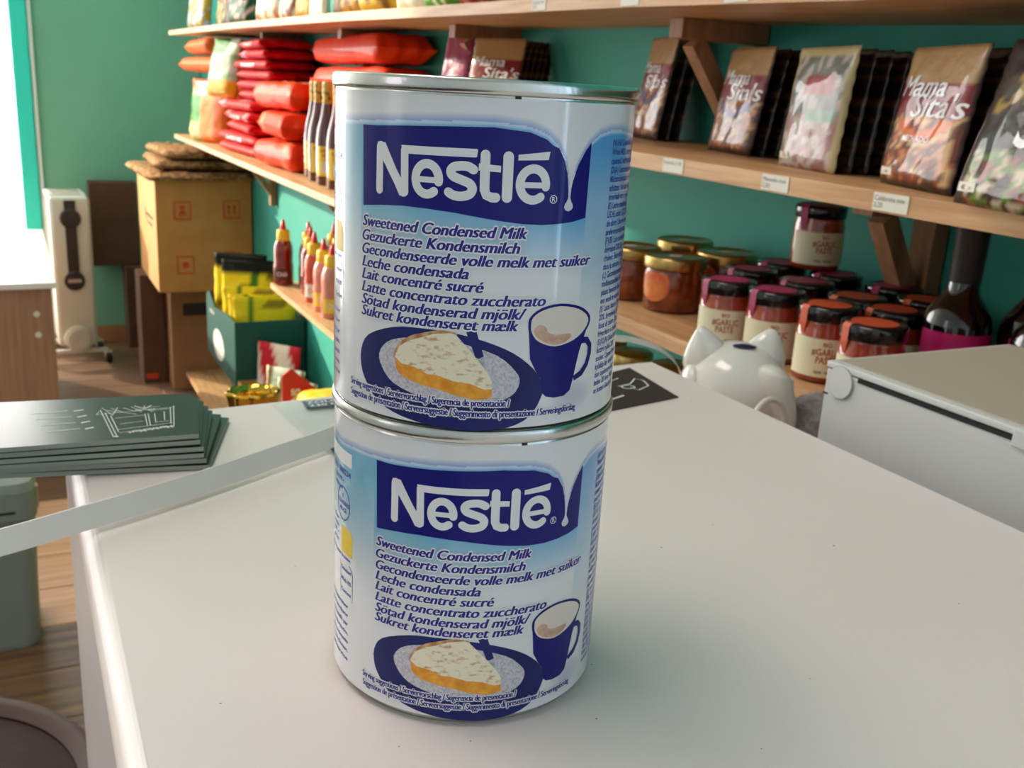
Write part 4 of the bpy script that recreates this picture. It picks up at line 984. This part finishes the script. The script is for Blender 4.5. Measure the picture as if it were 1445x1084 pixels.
def garlic(seal):
    t = thing('garlic_jar', '', 'jar')
    obj('glass', lathe([(0, 0), (.024, 0), (.0272, .003), (.0276, .008), (.0276, .046), (.0262, .051), (.0266, .053), (.0245, .056), (0, .056)], 40), M_['redpaste'], t, 'clear jar filled with red paste', smooth=True)
    obj('lid', lathe([(.0268, .0535), (.0280, .0545), (.0282, .064), (.0272, .0662), (.0250, .0668), (.0244, .0662), (0, .0662)], 44), M_['blacklid'], t, 'glossy black lid', smooth=True)
    obj('lid_sticker', lathe([(0, .0664), (.0195, .0664), (.0195, .0667), (0, .0667)], 36), seal, t, 'round coloured lid sticker', smooth=False)
    V = []; F = []                       # seal strip over the lid edge
    a = CAMA-.85; path = [(.019, .0671), (.0268, .0671), (.0288, .0640), (.0290, .052), (.0280, .042)]
    for k, (r, z) in enumerate(path):
        wdt = .0045 if k < 4 else .0018
        for s_ in (-1, 1): V.append((r*cos(a)-s_*wdt*sin(a), r*sin(a)+s_*wdt*cos(a), z))
    for k in range(len(path)-1): F.append((2*k, 2*k+1, 2*k+3, 2*k+2))
    raw('seal_strip', V, F, seal, t, 'coloured paper seal strip')
    lb_ = patch(.0280, .006, .040, CAMA-1.25, CAMA+1.35, M_['cream'], t, 'paper_label', 'cream paper label', 24)
    wrap_text('BIO', .0050, .0282, CAMA+.1, .0335, M_['print_r'], lb_, 'small_lettering')
    wrap_text('#GARLIC', .0085, .0282, CAMA+.1, .0255, M_['print_r'], lb_, width=.027)
    wrap_text('PASTE', .0085, .0282, CAMA+.1, .0185, M_['print_r'], lb_, width=.018)
    wrap_text('VEGAN    ORGANIC', .0032, .0282, CAMA+.1, .0095, M_['dark'], lb_, 'small_lettering', width=.020)
    t.scale = (1, 1, 1.05)
    return t
gb_p = garlic(M_['pink']); gb_o = garlic(M_['orange'])
pk_ = [((.650, .800), 'black-lidded garlic paste jar with pink seal, leftmost in the front row'), ((.664, .7435), 'black-lidded garlic paste jar with pink seal, right behind the cat ears'),
       ((.7215, .852), 'pink-sealed garlic jar in the second row, left one'), ((.7335, .778), 'pink-sealed garlic jar in the second row, right one'), ((.790, .883), 'pink-sealed garlic jar in the back row, left one'), ((.802, .808), 'pink-sealed garlic jar in the back row, beneath the raised jar'), ((.812, .735), 'pink-sealed garlic jar in the back row, beside the shelf bracket')]
og_ = [((.666, .673), 'black-lidded garlic paste jar with orange seal and readable label, above the ceramic cat'), ((.6485, .601), 'orange-sealed garlic jar just behind the corner of the grey printer'), ((.7265, .700), 'orange-sealed garlic jar in the second row, left one'), ((.7165, .643), 'orange-sealed garlic jar in the second row, middle one'), ((.790, .672), 'orange-sealed garlic jar in the second row, behind the dark bottles')]
for src, lst, g in ((gb_p, pk_, 'pink-sealed garlic paste jars'), (gb_o, og_, 'orange-sealed garlic paste jars')):
    for i, (p_, l_) in enumerate(lst):
        if i == 0: src.location = (*p_, S3t+.0005); tag(src, l_, 'jar', g)
        else: copy_tree(src, loc=(*p_, S3t+.0005), rz=-.33+random.uniform(-.12, .12), label=l_, group=g)
    src.rotation_euler = (0, 0, -.33)
copy_tree(gb_p, loc=(.800, .842, S3t+.0708), rz=-.1, label='garlic paste jar raised on top of the back row, under the pouch shelf', group='pink-sealed garlic paste jars')
def dark_bottle():
    t = thing('dark_bottle', '', 'bottle')
    obj('glass', lathe([(0, 0), (.027, 0), (.029, .003), (.029, .066), (.027, .077), (.020, .087), (.0140, .096), (.0125, .106), (.0120, .15), (0, .15)], 40), M_['bottle'], t, smooth=True)
    obj('cap_sleeve', lathe([(.0128, .104), (.0132, .106), (.0138, .146), (.0150, .149), (.0150, .157), (.0135, .1605), (0, .1605)], 32), M_['heaterdark'], t, 'matt black neck sleeve', smooth=True)
    patch(.0293, .02, .063, CAMA-1.6, CAMA+1.1, M_['hot'], t, 'paper_label', 'hot pink label', 24)
    return t
db = dark_bottle(); g = 'dark bottles with pink labels'
for i, (p_, l_) in enumerate([((.733, .588), 'dark glass bottle with a hot pink label, left one behind the grey printer'), ((.778, .545), 'dark glass bottle with a pink label, middle one behind the grey printer'), ((.735, .500), 'dark glass bottle cut by the right edge of the photo')]):
    if i == 0: db.location = (*p_, S3t+.0005); tag(db, l_, 'bottle', g)
    else: copy_tree(db, loc=(*p_, S3t+.0005), rz=.4*i, label=l_, group=g)
# tall jars one shelf down, seen under the strap
def tall_jar():
    t = thing('tall_jar', '', 'jar')
    obj('glass', lathe([(0, 0), (.026, 0), (.029, .004), (.029, .19), (.026, .2), (0, .2)], 32), M_['amber'], t, smooth=True)
    obj('lid', lathe([(.0285, .198), (.0295, .200), (.0295, .216), (.028, .2185), (0, .218)], 32), M_['goldlid'], t, 'gold lid', smooth=True)
    return t
tj = tall_jar(); g = 'tall jars on the fourth shelf'
for i, (p_, l_) in enumerate([((.72, 1.135), 'tall gold-lidded jar on the fourth shelf seen under the strap, left'), ((.72, 1.07), 'tall gold-lidded jar on the fourth shelf seen under the strap, middle'), ((.74, 1.0), 'tall gold-lidded jar on the fourth shelf seen under the strap, right')]):
    if i == 0: tj.location = (*p_, S4t+.0005); tag(tj, l_, 'jar', g)
    else: copy_tree(tj, loc=(*p_, S4t+.0005), label=l_, group=g)

# ------------------------------------------------------------------ cartons and goods on the low shelf
def carton(name, label, loc, dims, m, rz=0, th=.004, open_top=True, lid=None):
    t = thing(name, label, 'box', loc, rz); w_, d_, h_ = dims
    obj('carton_base', B((0, 0, 0), (w_, d_, th)), m, t)
    obj('front_panel', B((0, 0, th), (th, d_, h_)), m, t); obj('back_panel', B((w_-th, 0, th), (w_, d_, h_)), m, t)
    obj('end_panel', B((th, 0, th), (w_-th, th, h_)), m, t); obj('end_panel', B((th, d_-th, th), (w_-th, d_, h_)), m, t)
    return t
# dark green display carton with yellow bags
gc = thing('display_carton', 'dark green display carton full of yellow bags on the low shelf', 'box', (.625, 3.27, .325))
obj('carton_base', B((0, 0, 0), (.235, .53, .004)), M_['green'], gc)
obj('end_panel', B((0, 0, .004), (.235, .004, .225)), M_['green'], gc)
obj('end_panel', B((0, .526, .004), (.235, .53, .20)), M_['green'], gc)
bm = bmesh.new(); pr = [(.004, .004), (.526, .004), (.526, .22), (.47, .24), (.36, .20), (.12, .225), (.004, .225)]
a_ = [bm.verts.new((0, y, z)) for y, z in pr]; b2 = [bm.verts.new((.004, y, z)) for y, z in pr]; bm.faces.new(a_); bm.faces.new(b2[::-1])
for q in range(7): bm.faces.new((a_[q], b2[q], b2[(q+1) % 7], a_[(q+1) % 7]))
obj('front_panel', bm, M_['green'], gc); obj('back_panel', B((.231, .004, .004), (.235, .526, .24)), M_['green'], gc)
closed_carton_later = True
V, F = disc2d(.30, .075, .10, .055, 28); raw('round_label', [(-.0006, v[0], v[1]) for v in V], F, M_['tag'], gc, 'pale oval print on the carton side')
raw('carton_print', *[(lambda VF: ([(-.0006, -v[0]+.46, v[1]+.165) for v in VF[0]], VF[1]))(text2d('PREMIUM', .02, .02))][0], M_['tag'], gc)
def yb(u, v, side):
    if v > .87: return (22, 20, 14)
    if abs(u-.62) < .05: return (60, 110, 30)
    return (226, 196, 24) if noise.noise(Vector((u*5, v*5, 2))) < .28 else (120, 96, 20)
def yb2(u, v, side):
    if abs(u-.30) < .045: return (50, 104, 24)
    if .52 < u < .8 and .60 < v < .72: return (196, 150, 20)
    return (232, 200, 26) if noise.noise(Vector((u*4, v*5, 6))) < .32 else (150, 120, 20)
for k, (dx, dy, rz_, ln_, w_, h_) in enumerate([(.110, .450, -30, -2, .20, .37), (.125, .370, -24, -3, .20, .36), (.115, .270, -20, -4, .21, .28), (.118, .175, -18, -4, .21, .27), (.118, .085, -15, -4, .21, .28)]):
    o = thing('snack_bag', 'yellow %s in the dark green carton' % ['bag with black top, leftmost', 'bag with black top, second from the left', 'bag with a green stripe, middle one', 'bag with a green stripe, second from the front', 'bag with a green stripe, foremost'][k], 'bag', (.625+dx, 3.27+dy, .3315), group='yellow bags in the dark green carton', rot=(radians(ln_), 0, radians(rz_)))
    pouch('packet', w_, h_, .055, (yb if k < 2 else yb2), o, 90+k, 14, 18, M_['film'], wr=.004)
# brown tray with bags
bt = carton('cardboard_tray', 'shallow brown cardboard tray with snack bags in front of the green carton', (.630, 2.72, S5t+.0005), (.225, .545, .265), M_['card'])
def rw(u, v, side): return (200, 30, 40) if abs(((u*1.2+v) % .9)-.3) < .22 else (232, 214, 196)
def gw(u, v, side): return (214, 222, 196) if noise.noise(Vector((u*5, v*5, 4))) < .12 else (110, 90, 40)
bags = [((.735, 3.17, .0), rw, 'red and white striped bag at the left end of the tray', .17, .40), ((.735, 3.07, .0), gw, 'clear pale green bag right of the striped one', .15, .345), ((.74, 2.94, .0), gw, 'clear pale green bag in the middle of the tray', .15, .34), ((.74, 2.83, .0), gw, 'clear pale green bag half behind the can', .15, .34)]
for k, (p_, cf, lb_, w_, h_) in enumerate(bags):
    o = thing('snack_bag', lb_, 'bag', (p_[0], p_[1], S5t+.006+p_[2]), group='bags standing in the brown tray', rot=(radians(-3), 0, radians(-50)))
    pouch('packet', w_, h_, .06, cf, o, 100+k, 14, 16, M_['film'], wr=.004)
def redball(): return blob((0, 0, .012), (.012, .012, .012), 16)
# low front divider carton with yellow packets and red printed card
bt2 = thing('divided_tray', 'brown tray with a red printed card end, holding yellow packets', 'box', (.640, 2.30, S5t+.0005))
obj('carton_base', B((0, 0, 0), (.21, .40, .004)), M_['card'], bt2); obj('front_panel', B((0, 0, .004), (.004, .40, .33)), M_['card'], bt2); obj('back_panel', B((.206, 0, .004), (.21, .40, .33)), M_['card'], bt2); obj('end_panel', B((.004, 0, .004), (.206, .004, .33)), M_['card'], bt2)
bm = bmesh.new(); pr = [(.004, .004), (.206, .004), (.206, .30), (.03, .46), (.004, .44)]
a_ = [bm.verts.new((x, .396, z)) for x, z in pr]; b2 = [bm.verts.new((x, .40, z)) for x, z in pr]; bm.faces.new(a_); bm.faces.new(b2[::-1])
for q in range(5): bm.faces.new((a_[q], b2[q], b2[(q+1) % 5], a_[(q+1) % 5]))
rc = obj('red_card_end', bm, M_['redcard'], bt2, 'red printed triangular card end')
V, F = text2d('SNACK', .04, .03); raw('lettering', [(v[1]*.9+.03, .3952, .40-v[0]*.75) for v in V], F, M_['labwhite'], rc)
for k in range(5):
    pillow('yellow packet in the divided tray, %s' % ['lowest', 'second up', 'third up', 'fourth up', 'uppermost'][k], (.745, 2.49, S5t+.007+k*.084), (0, 0, radians(3*k-6)), .14, .30, .082, (238, 196, 40), (246, 226, 120), 110+k, 'yellow packets in the divided tray', name='yellow_packet')

# ------------------------------------------------------------------ far corner: cartons, coir mats, heater, desk, bin, stool
def closed_carton(label, loc, dims, m, rz=0, prints=None):
    t = thing('cardboard_box', label, 'box', loc, rz); w_, d_, h_ = dims
    obj('carton', B((0, 0, 0), (w_, d_, h_), bev=.003, seg=1), m, t)
    obj('flap', B((.003, .002, h_-.001), (w_-.003, d_/2-.002, h_+.002)), m, t); obj('flap', B((.003, d_/2+.002, h_-.001), (w_-.003, d_-.002, h_+.002)), m, t)
    return t
closed_carton('plain brown carton on the low shelf, holding up the dark green carton', (.700, 3.36, S5t+.0005), (.155, .42, .2375), M_['card3'])
bx = closed_carton('big yellowish-brown cardboard box with red handling symbols under the coir mats', (.494, 4.10, .488), (.371, .58, .442), M_['card'])
def carton_icon(x, z, kind):
    it = []; s = .036
    for q in (1.0, .86): it.append(strip2d([(-s*q, -s*q), (s*q, -s*q), (s*q, s*q), (-s*q, s*q), (-s*q, -s*q)], .0035))
    if kind == 'sun': it.append(disc2d(0, 0, .014))
    elif kind == 'arrows': it += [strip2d([(-.012, -.02), (-.012, .01)], .007), poly2d([(-.021, .006), (-.003, .006), (-.012, .022)]), strip2d([(.012, -.02), (.012, .01)], .007), poly2d([(.003, .006), (.021, .006), (.012, .022)])]
    else: it += [disc2d(0, .012, .010), strip2d([(-.014, -.02), (-.007, -.004), (.007, -.004), (.014, -.02)], .008), strip2d([(0, 0), (0, -.02)], .007)]
    V, F = vf_join([(i_, 0, 0) for i_ in it]); return raw('handling_symbol', [(x+v[0]*.92, -.0012, z+v[1]) for v in V], F, M_['redink'], bx, 'red printed handling symbol')
carton_icon(.100, .325, 'man'); carton_icon(.290, .330, 'arrows'); carton_icon(.105, .11, 'sun'); carton_icon(.290, .125, 'sun')
it = [strip2d([(.10, .28), (.30, .28)], .012), strip2d([(.12, .25), (.26, .25)], .010), strip2d([(.30, .25), (.34, .30)], .01)]
V, F = vf_join([(i_, 0, 0) for i_ in it]); raw('black_print', [(-.0012, v[0], v[1]) for v in V], F, M_['dark'], bx, 'black printed bars on the narrow side')
low = closed_carton('plain brown cardboard box on the floor supporting the big box, right one', (.568, 4.365, .0), (.29, .32, .485), M_['card3'])
obj('black_label', B((.05, -.0012, .33), (.20, .0, .385)), M_['dark'], low, 'dark printed strip')
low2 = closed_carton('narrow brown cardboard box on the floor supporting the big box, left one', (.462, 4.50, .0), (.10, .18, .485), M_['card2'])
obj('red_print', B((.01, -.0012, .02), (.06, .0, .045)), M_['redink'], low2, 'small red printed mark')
dk = closed_carton('dark brown cardboard box against the far wall beside the heater', (.325, 5.20-.02, .41), (.215, .10, .40), M_['card2'])
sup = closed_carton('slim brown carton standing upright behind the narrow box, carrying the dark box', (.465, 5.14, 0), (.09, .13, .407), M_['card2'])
# coir mats
def mat_mesh(w_, d_, th_, seed):
    bm = bmesh.new(); nx, ny = 26, 26; R = []
    for s_ in (1, -1):
        g_ = []
        for j in range(ny+1):
            row = []
            for i in range(nx+1):
                x, y = i/nx*2-1, j/ny*2-1
                e = max(abs(x), abs(y)); edge = max(0, 1-max(0, (e-.9)/.1)**2)**.5 if e < 1 else 0
                n = noise.noise(Vector((x*9+seed, y*9, s_)))*.8+noise.noise(Vector((x*25, y*25+seed, s_)))*.8
                z = th_/2+s_*(th_/2*edge+n*.010*(1 if s_ > 0 else .15))
                row.append(bm.verts.new((x*w_/2+n*.008, y*d_/2+n*.008, max(.0, z))))
            g_.append(row)
        R.append(g_)
    for s_, g_ in enumerate(R):
        for j in range(ny):
            for i in range(nx):
                f = (g_[j][i], g_[j][i+1], g_[j+1][i+1], g_[j+1][i]); bm.faces.new(f if s_ == 0 else f[::-1])
    bd = [(0, i) for i in range(nx)]+[(j, nx) for j in range(ny)]+[(ny, nx-i) for i in range(nx)]+[(ny-j, 0) for j in range(ny)]
    for k in range(len(bd)):
        a, b_ = bd[k], bd[(k+1) % len(bd)]
        bm.faces.new((R[0][a[0]][a[1]], R[1][a[0]][a[1]], R[1][b_[0]][b_[1]], R[0][b_[0]][b_[1]]))
    return bm
for k, (w_, d_, z_, x_, rz_) in enumerate([(.42, .58, 0, .655, 2), (.36, .50, .031, .68, -2), (.33, .48, .062, .69, 2)]):
    o = tag(obj('coir_mat', mat_mesh(w_, d_, .030, k), M_['coir'], smooth=True), ['widest rough coir mat lying directly on the big cardboard box', 'middle rough coir mat of the pile on the big cardboard box', 'top rough coir mat of the pile on the big cardboard box'][k], 'mat', 'coir mats on the cardboard box')
    o.location = (x_, 4.33, .9325+z_*1.3); o.rotation_euler = (0, 0, radians(rz_))
# oil heater
ht = thing('oil_heater', 'cream oil-filled radiator on castors with black control panel, by the far wall', 'heater', (.215, 4.98, 0), radians(3))
hb = bmesh.new()
obj('front_case', B((-.085, -.13, .10), (.085, -.075, .78), bev=.018, seg=3), M_['heater'], ht, smooth=False)
for k in range(7):
    obj('fin', B((-.078, -.068+k*.036, .11), (.078, -.058+k*.036, .765), bev=.004, seg=1), M_['heater'], ht)
obj('core', B((-.02, -.075, .14), (.02, .16, .74)), M_['heater'], ht)
grl = obj('top_grille', B((-.08, -.075, .766), (.08, .165, .785), bev=.006), M_['heater'], ht)
bm = bmesh.new()
for k in range(6): box(bm, (-.06, -.06+k*.036, .784), (.06, -.045+k*.036, .787))
obj('vent_slot', bm, mat('vent_grey', (170, 166, 152), .6), grl)
cp = obj('control_panel', B((-.024, -.137, .38), (.024, -.129, .765), bev=.003), M_['heaterdark'], ht, 'long black control panel')
ry = Matrix.Rotation(pi/2, 4, 'X')
for z, nm in ((.685, 'upper_knob'), (.405, 'lower_knob')):
    obj(nm, lathe([(0, 0), (.044, 0), (.043, .010), (.038, .014), (0, .014)], 36, mtx=Matrix.Translation((0, -.130, z))@ry), M_['heaterdark'], cp, 'round black dial')
obj('brand_plate', B((-.028, -.1465, .398), (.028, -.143, .414)), mat('plate_silver', (190, 180, 176), .3, metal=.6), cp)
obj('cable_drum', lathe([(0, 0), (.062, 0), (.060, .022), (.045, .030), (0, .030)], 40, mtx=Matrix.Translation((.0, -.128, .135))@ry), M_['heater'], ht, 'round cream cable holder', smooth=False)
fr = obj('castor_bar', B((-.13, -.10, .055), (.13, -.075, .075), bev=.004), M_['heater'], ht)
fr2 = obj('castor_bar', B((-.12, .12, .055), (.12, .145, .075), bev=.004), M_['heater'], ht)
rx = Matrix.Rotation(pi/2, 4, 'Y')
for x_, y_, f_ in ((-.13, -.088, fr), (.13, -.088, fr), (-.12, .132, fr2), (.12, .132, fr2)):
    obj('castor', lathe([(0, -.014), (.024, -.014), (.028, -.008), (.028, .008), (.024, .014), (0, .014)], 28, mtx=Matrix.Translation((x_, y_, .028))@rx), M_['black'], f_, 'black castor wheel')
    obj('castor_fork', B((x_-.018, y_-.014, .030), (x_+.018, y_+.014, .062), bev=.006), M_['heater'], f_)
# desk on the left
dsk = thing('desk', 'desk with white top and brown wood side panel at the left edge', 'desk', (.105, 3.53, 0))
obj('desktop', B((-1.15, .0, .632), (0, 1.22, .652), bev=.002), M_['desktop'], dsk, 'overexposed white desktop')
pn = obj('side_panel', B((-1.10, .02, .0), (-.014, .038, .6318), bev=.001), M_['desk'], dsk, 'brown wood panel')
obj('side_panel', B((-1.10, 1.16, .0), (-.014, 1.178, .6318), bev=.001), M_['desk'], dsk)
for z_ in (.545, .475):
    obj('screw_cap', lathe([(0, 0), (.010, 0), (.009, .002), (0, .003)], 20, mtx=Matrix.Translation((-.064, .02, z_))@ry), M_['tag'], pn, 'pale round screw cap')
# grey bin
bn = thing('waste_bin', 'grey plastic waste bin with rounded corners at the left edge below the strap', 'bin', (-.135, 2.47, 0))
bm = bmesh.new()
def rrect(w_, d_, r, n=6):
    out = []
    for cx, cy, a0 in ((w_/2-r, d_/2-r, 0), (-w_/2+r, d_/2-r, 90), (-w_/2+r, -d_/2+r, 180), (w_/2-r, -d_/2+r, 270)):
        for k in range(n+1): a = radians(a0+90*k/n); out.append((cx+r*cos(a), cy+r*sin(a)))
    return out
def loft(bm, secs, cap=True):
    rings = [[bm.verts.new((x, y, z)) for x, y in rr] for rr, z in secs]
    for A, C in zip(rings, rings[1:]):
        n = len(A)
        for i in range(n): bm.faces.new((A[i], A[(i+1) % n], C[(i+1) % n], C[i]))
    if cap: bm.faces.new(rings[0][::-1]); bm.faces.new(rings[-1])
    return bm
bd_ = obj('bin_body', loft(bmesh.new(), [(rrect(.225, .22, .035), 0), (rrect(.23, .225, .035), .01), (rrect(.25, .24, .035), .33)]), M_['bin'], bn, smooth=False)
ld = obj('lid', loft(bmesh.new(), [(rrect(.258, .25, .038), .331), (rrect(.262, .254, .038), .336), (rrect(.262, .254, .038), .40), (rrect(.25, .24, .04), .42), (rrect(.19, .18, .04), .432)]), M_['bin'], bn, 'grey lid')
obj('lid_seam', B((-.12, -.1285, .352), (.085, -.1255, .357)), M_['black'], ld, 'dark seam line')
obj('side_catch', B((.1290, -.100, .350), (.1345, -.085, .405), bev=.001), mat('catch_beige', (176, 160, 130), .4), ld)
# dark stool bottom left
sx, sy = -.165, 1.0
stl = thing('stool', 'round dark wooden stool seat at the bottom left corner', 'stool', (sx, sy, 0)); stl.scale = (1.09, 1.09, 1)
obj('seat', lathe([(0, .585), (.17, .585), (.185, .592), (.185, .606), (.176, .606), (.168, .598), (.1, .600), (0, .602)], 64), M_['stool'], stl, smooth=False)
obj('seat_rim', lathe([(.166, .600), (.176, .607), (.186, .609), (.190, .604), (.190, .584), (.186, .582)], 64), M_['stoolrim'], stl, 'grey-brown raised rim', smooth=True)
for k in range(4):
    a = pi/4+k*pi/2; obj('leg', tube([(.17*cos(a), .17*sin(a), 0), (.11*cos(a), .11*sin(a), .586)], [.014, .018], 12), M_['stool'], stl, smooth=True)
obj('stretcher', tube([(.145*cos(2*pi*k/24), .145*sin(2*pi*k/24), .2) for k in range(24)], .008, 8, closed=True), M_['stool'], stl, smooth=True)

# unseen housings added above the two ceiling fill lights
for nm, (x_, y_), lb_ in (('added_ceiling_lamp', (-.5, .6), 'unseen ceiling panel lamp added for fill above the counter'), ('added_ceiling_lamp', (-.4, 3.2), 'unseen ceiling panel lamp added for fill at the window end')):
    o = thing(nm, lb_, 'lamp', (x_, y_, 3.13)); obj('housing', B((-.32, -.62, 0), (.32, .62, .068)), M_['whitepaint'], o)
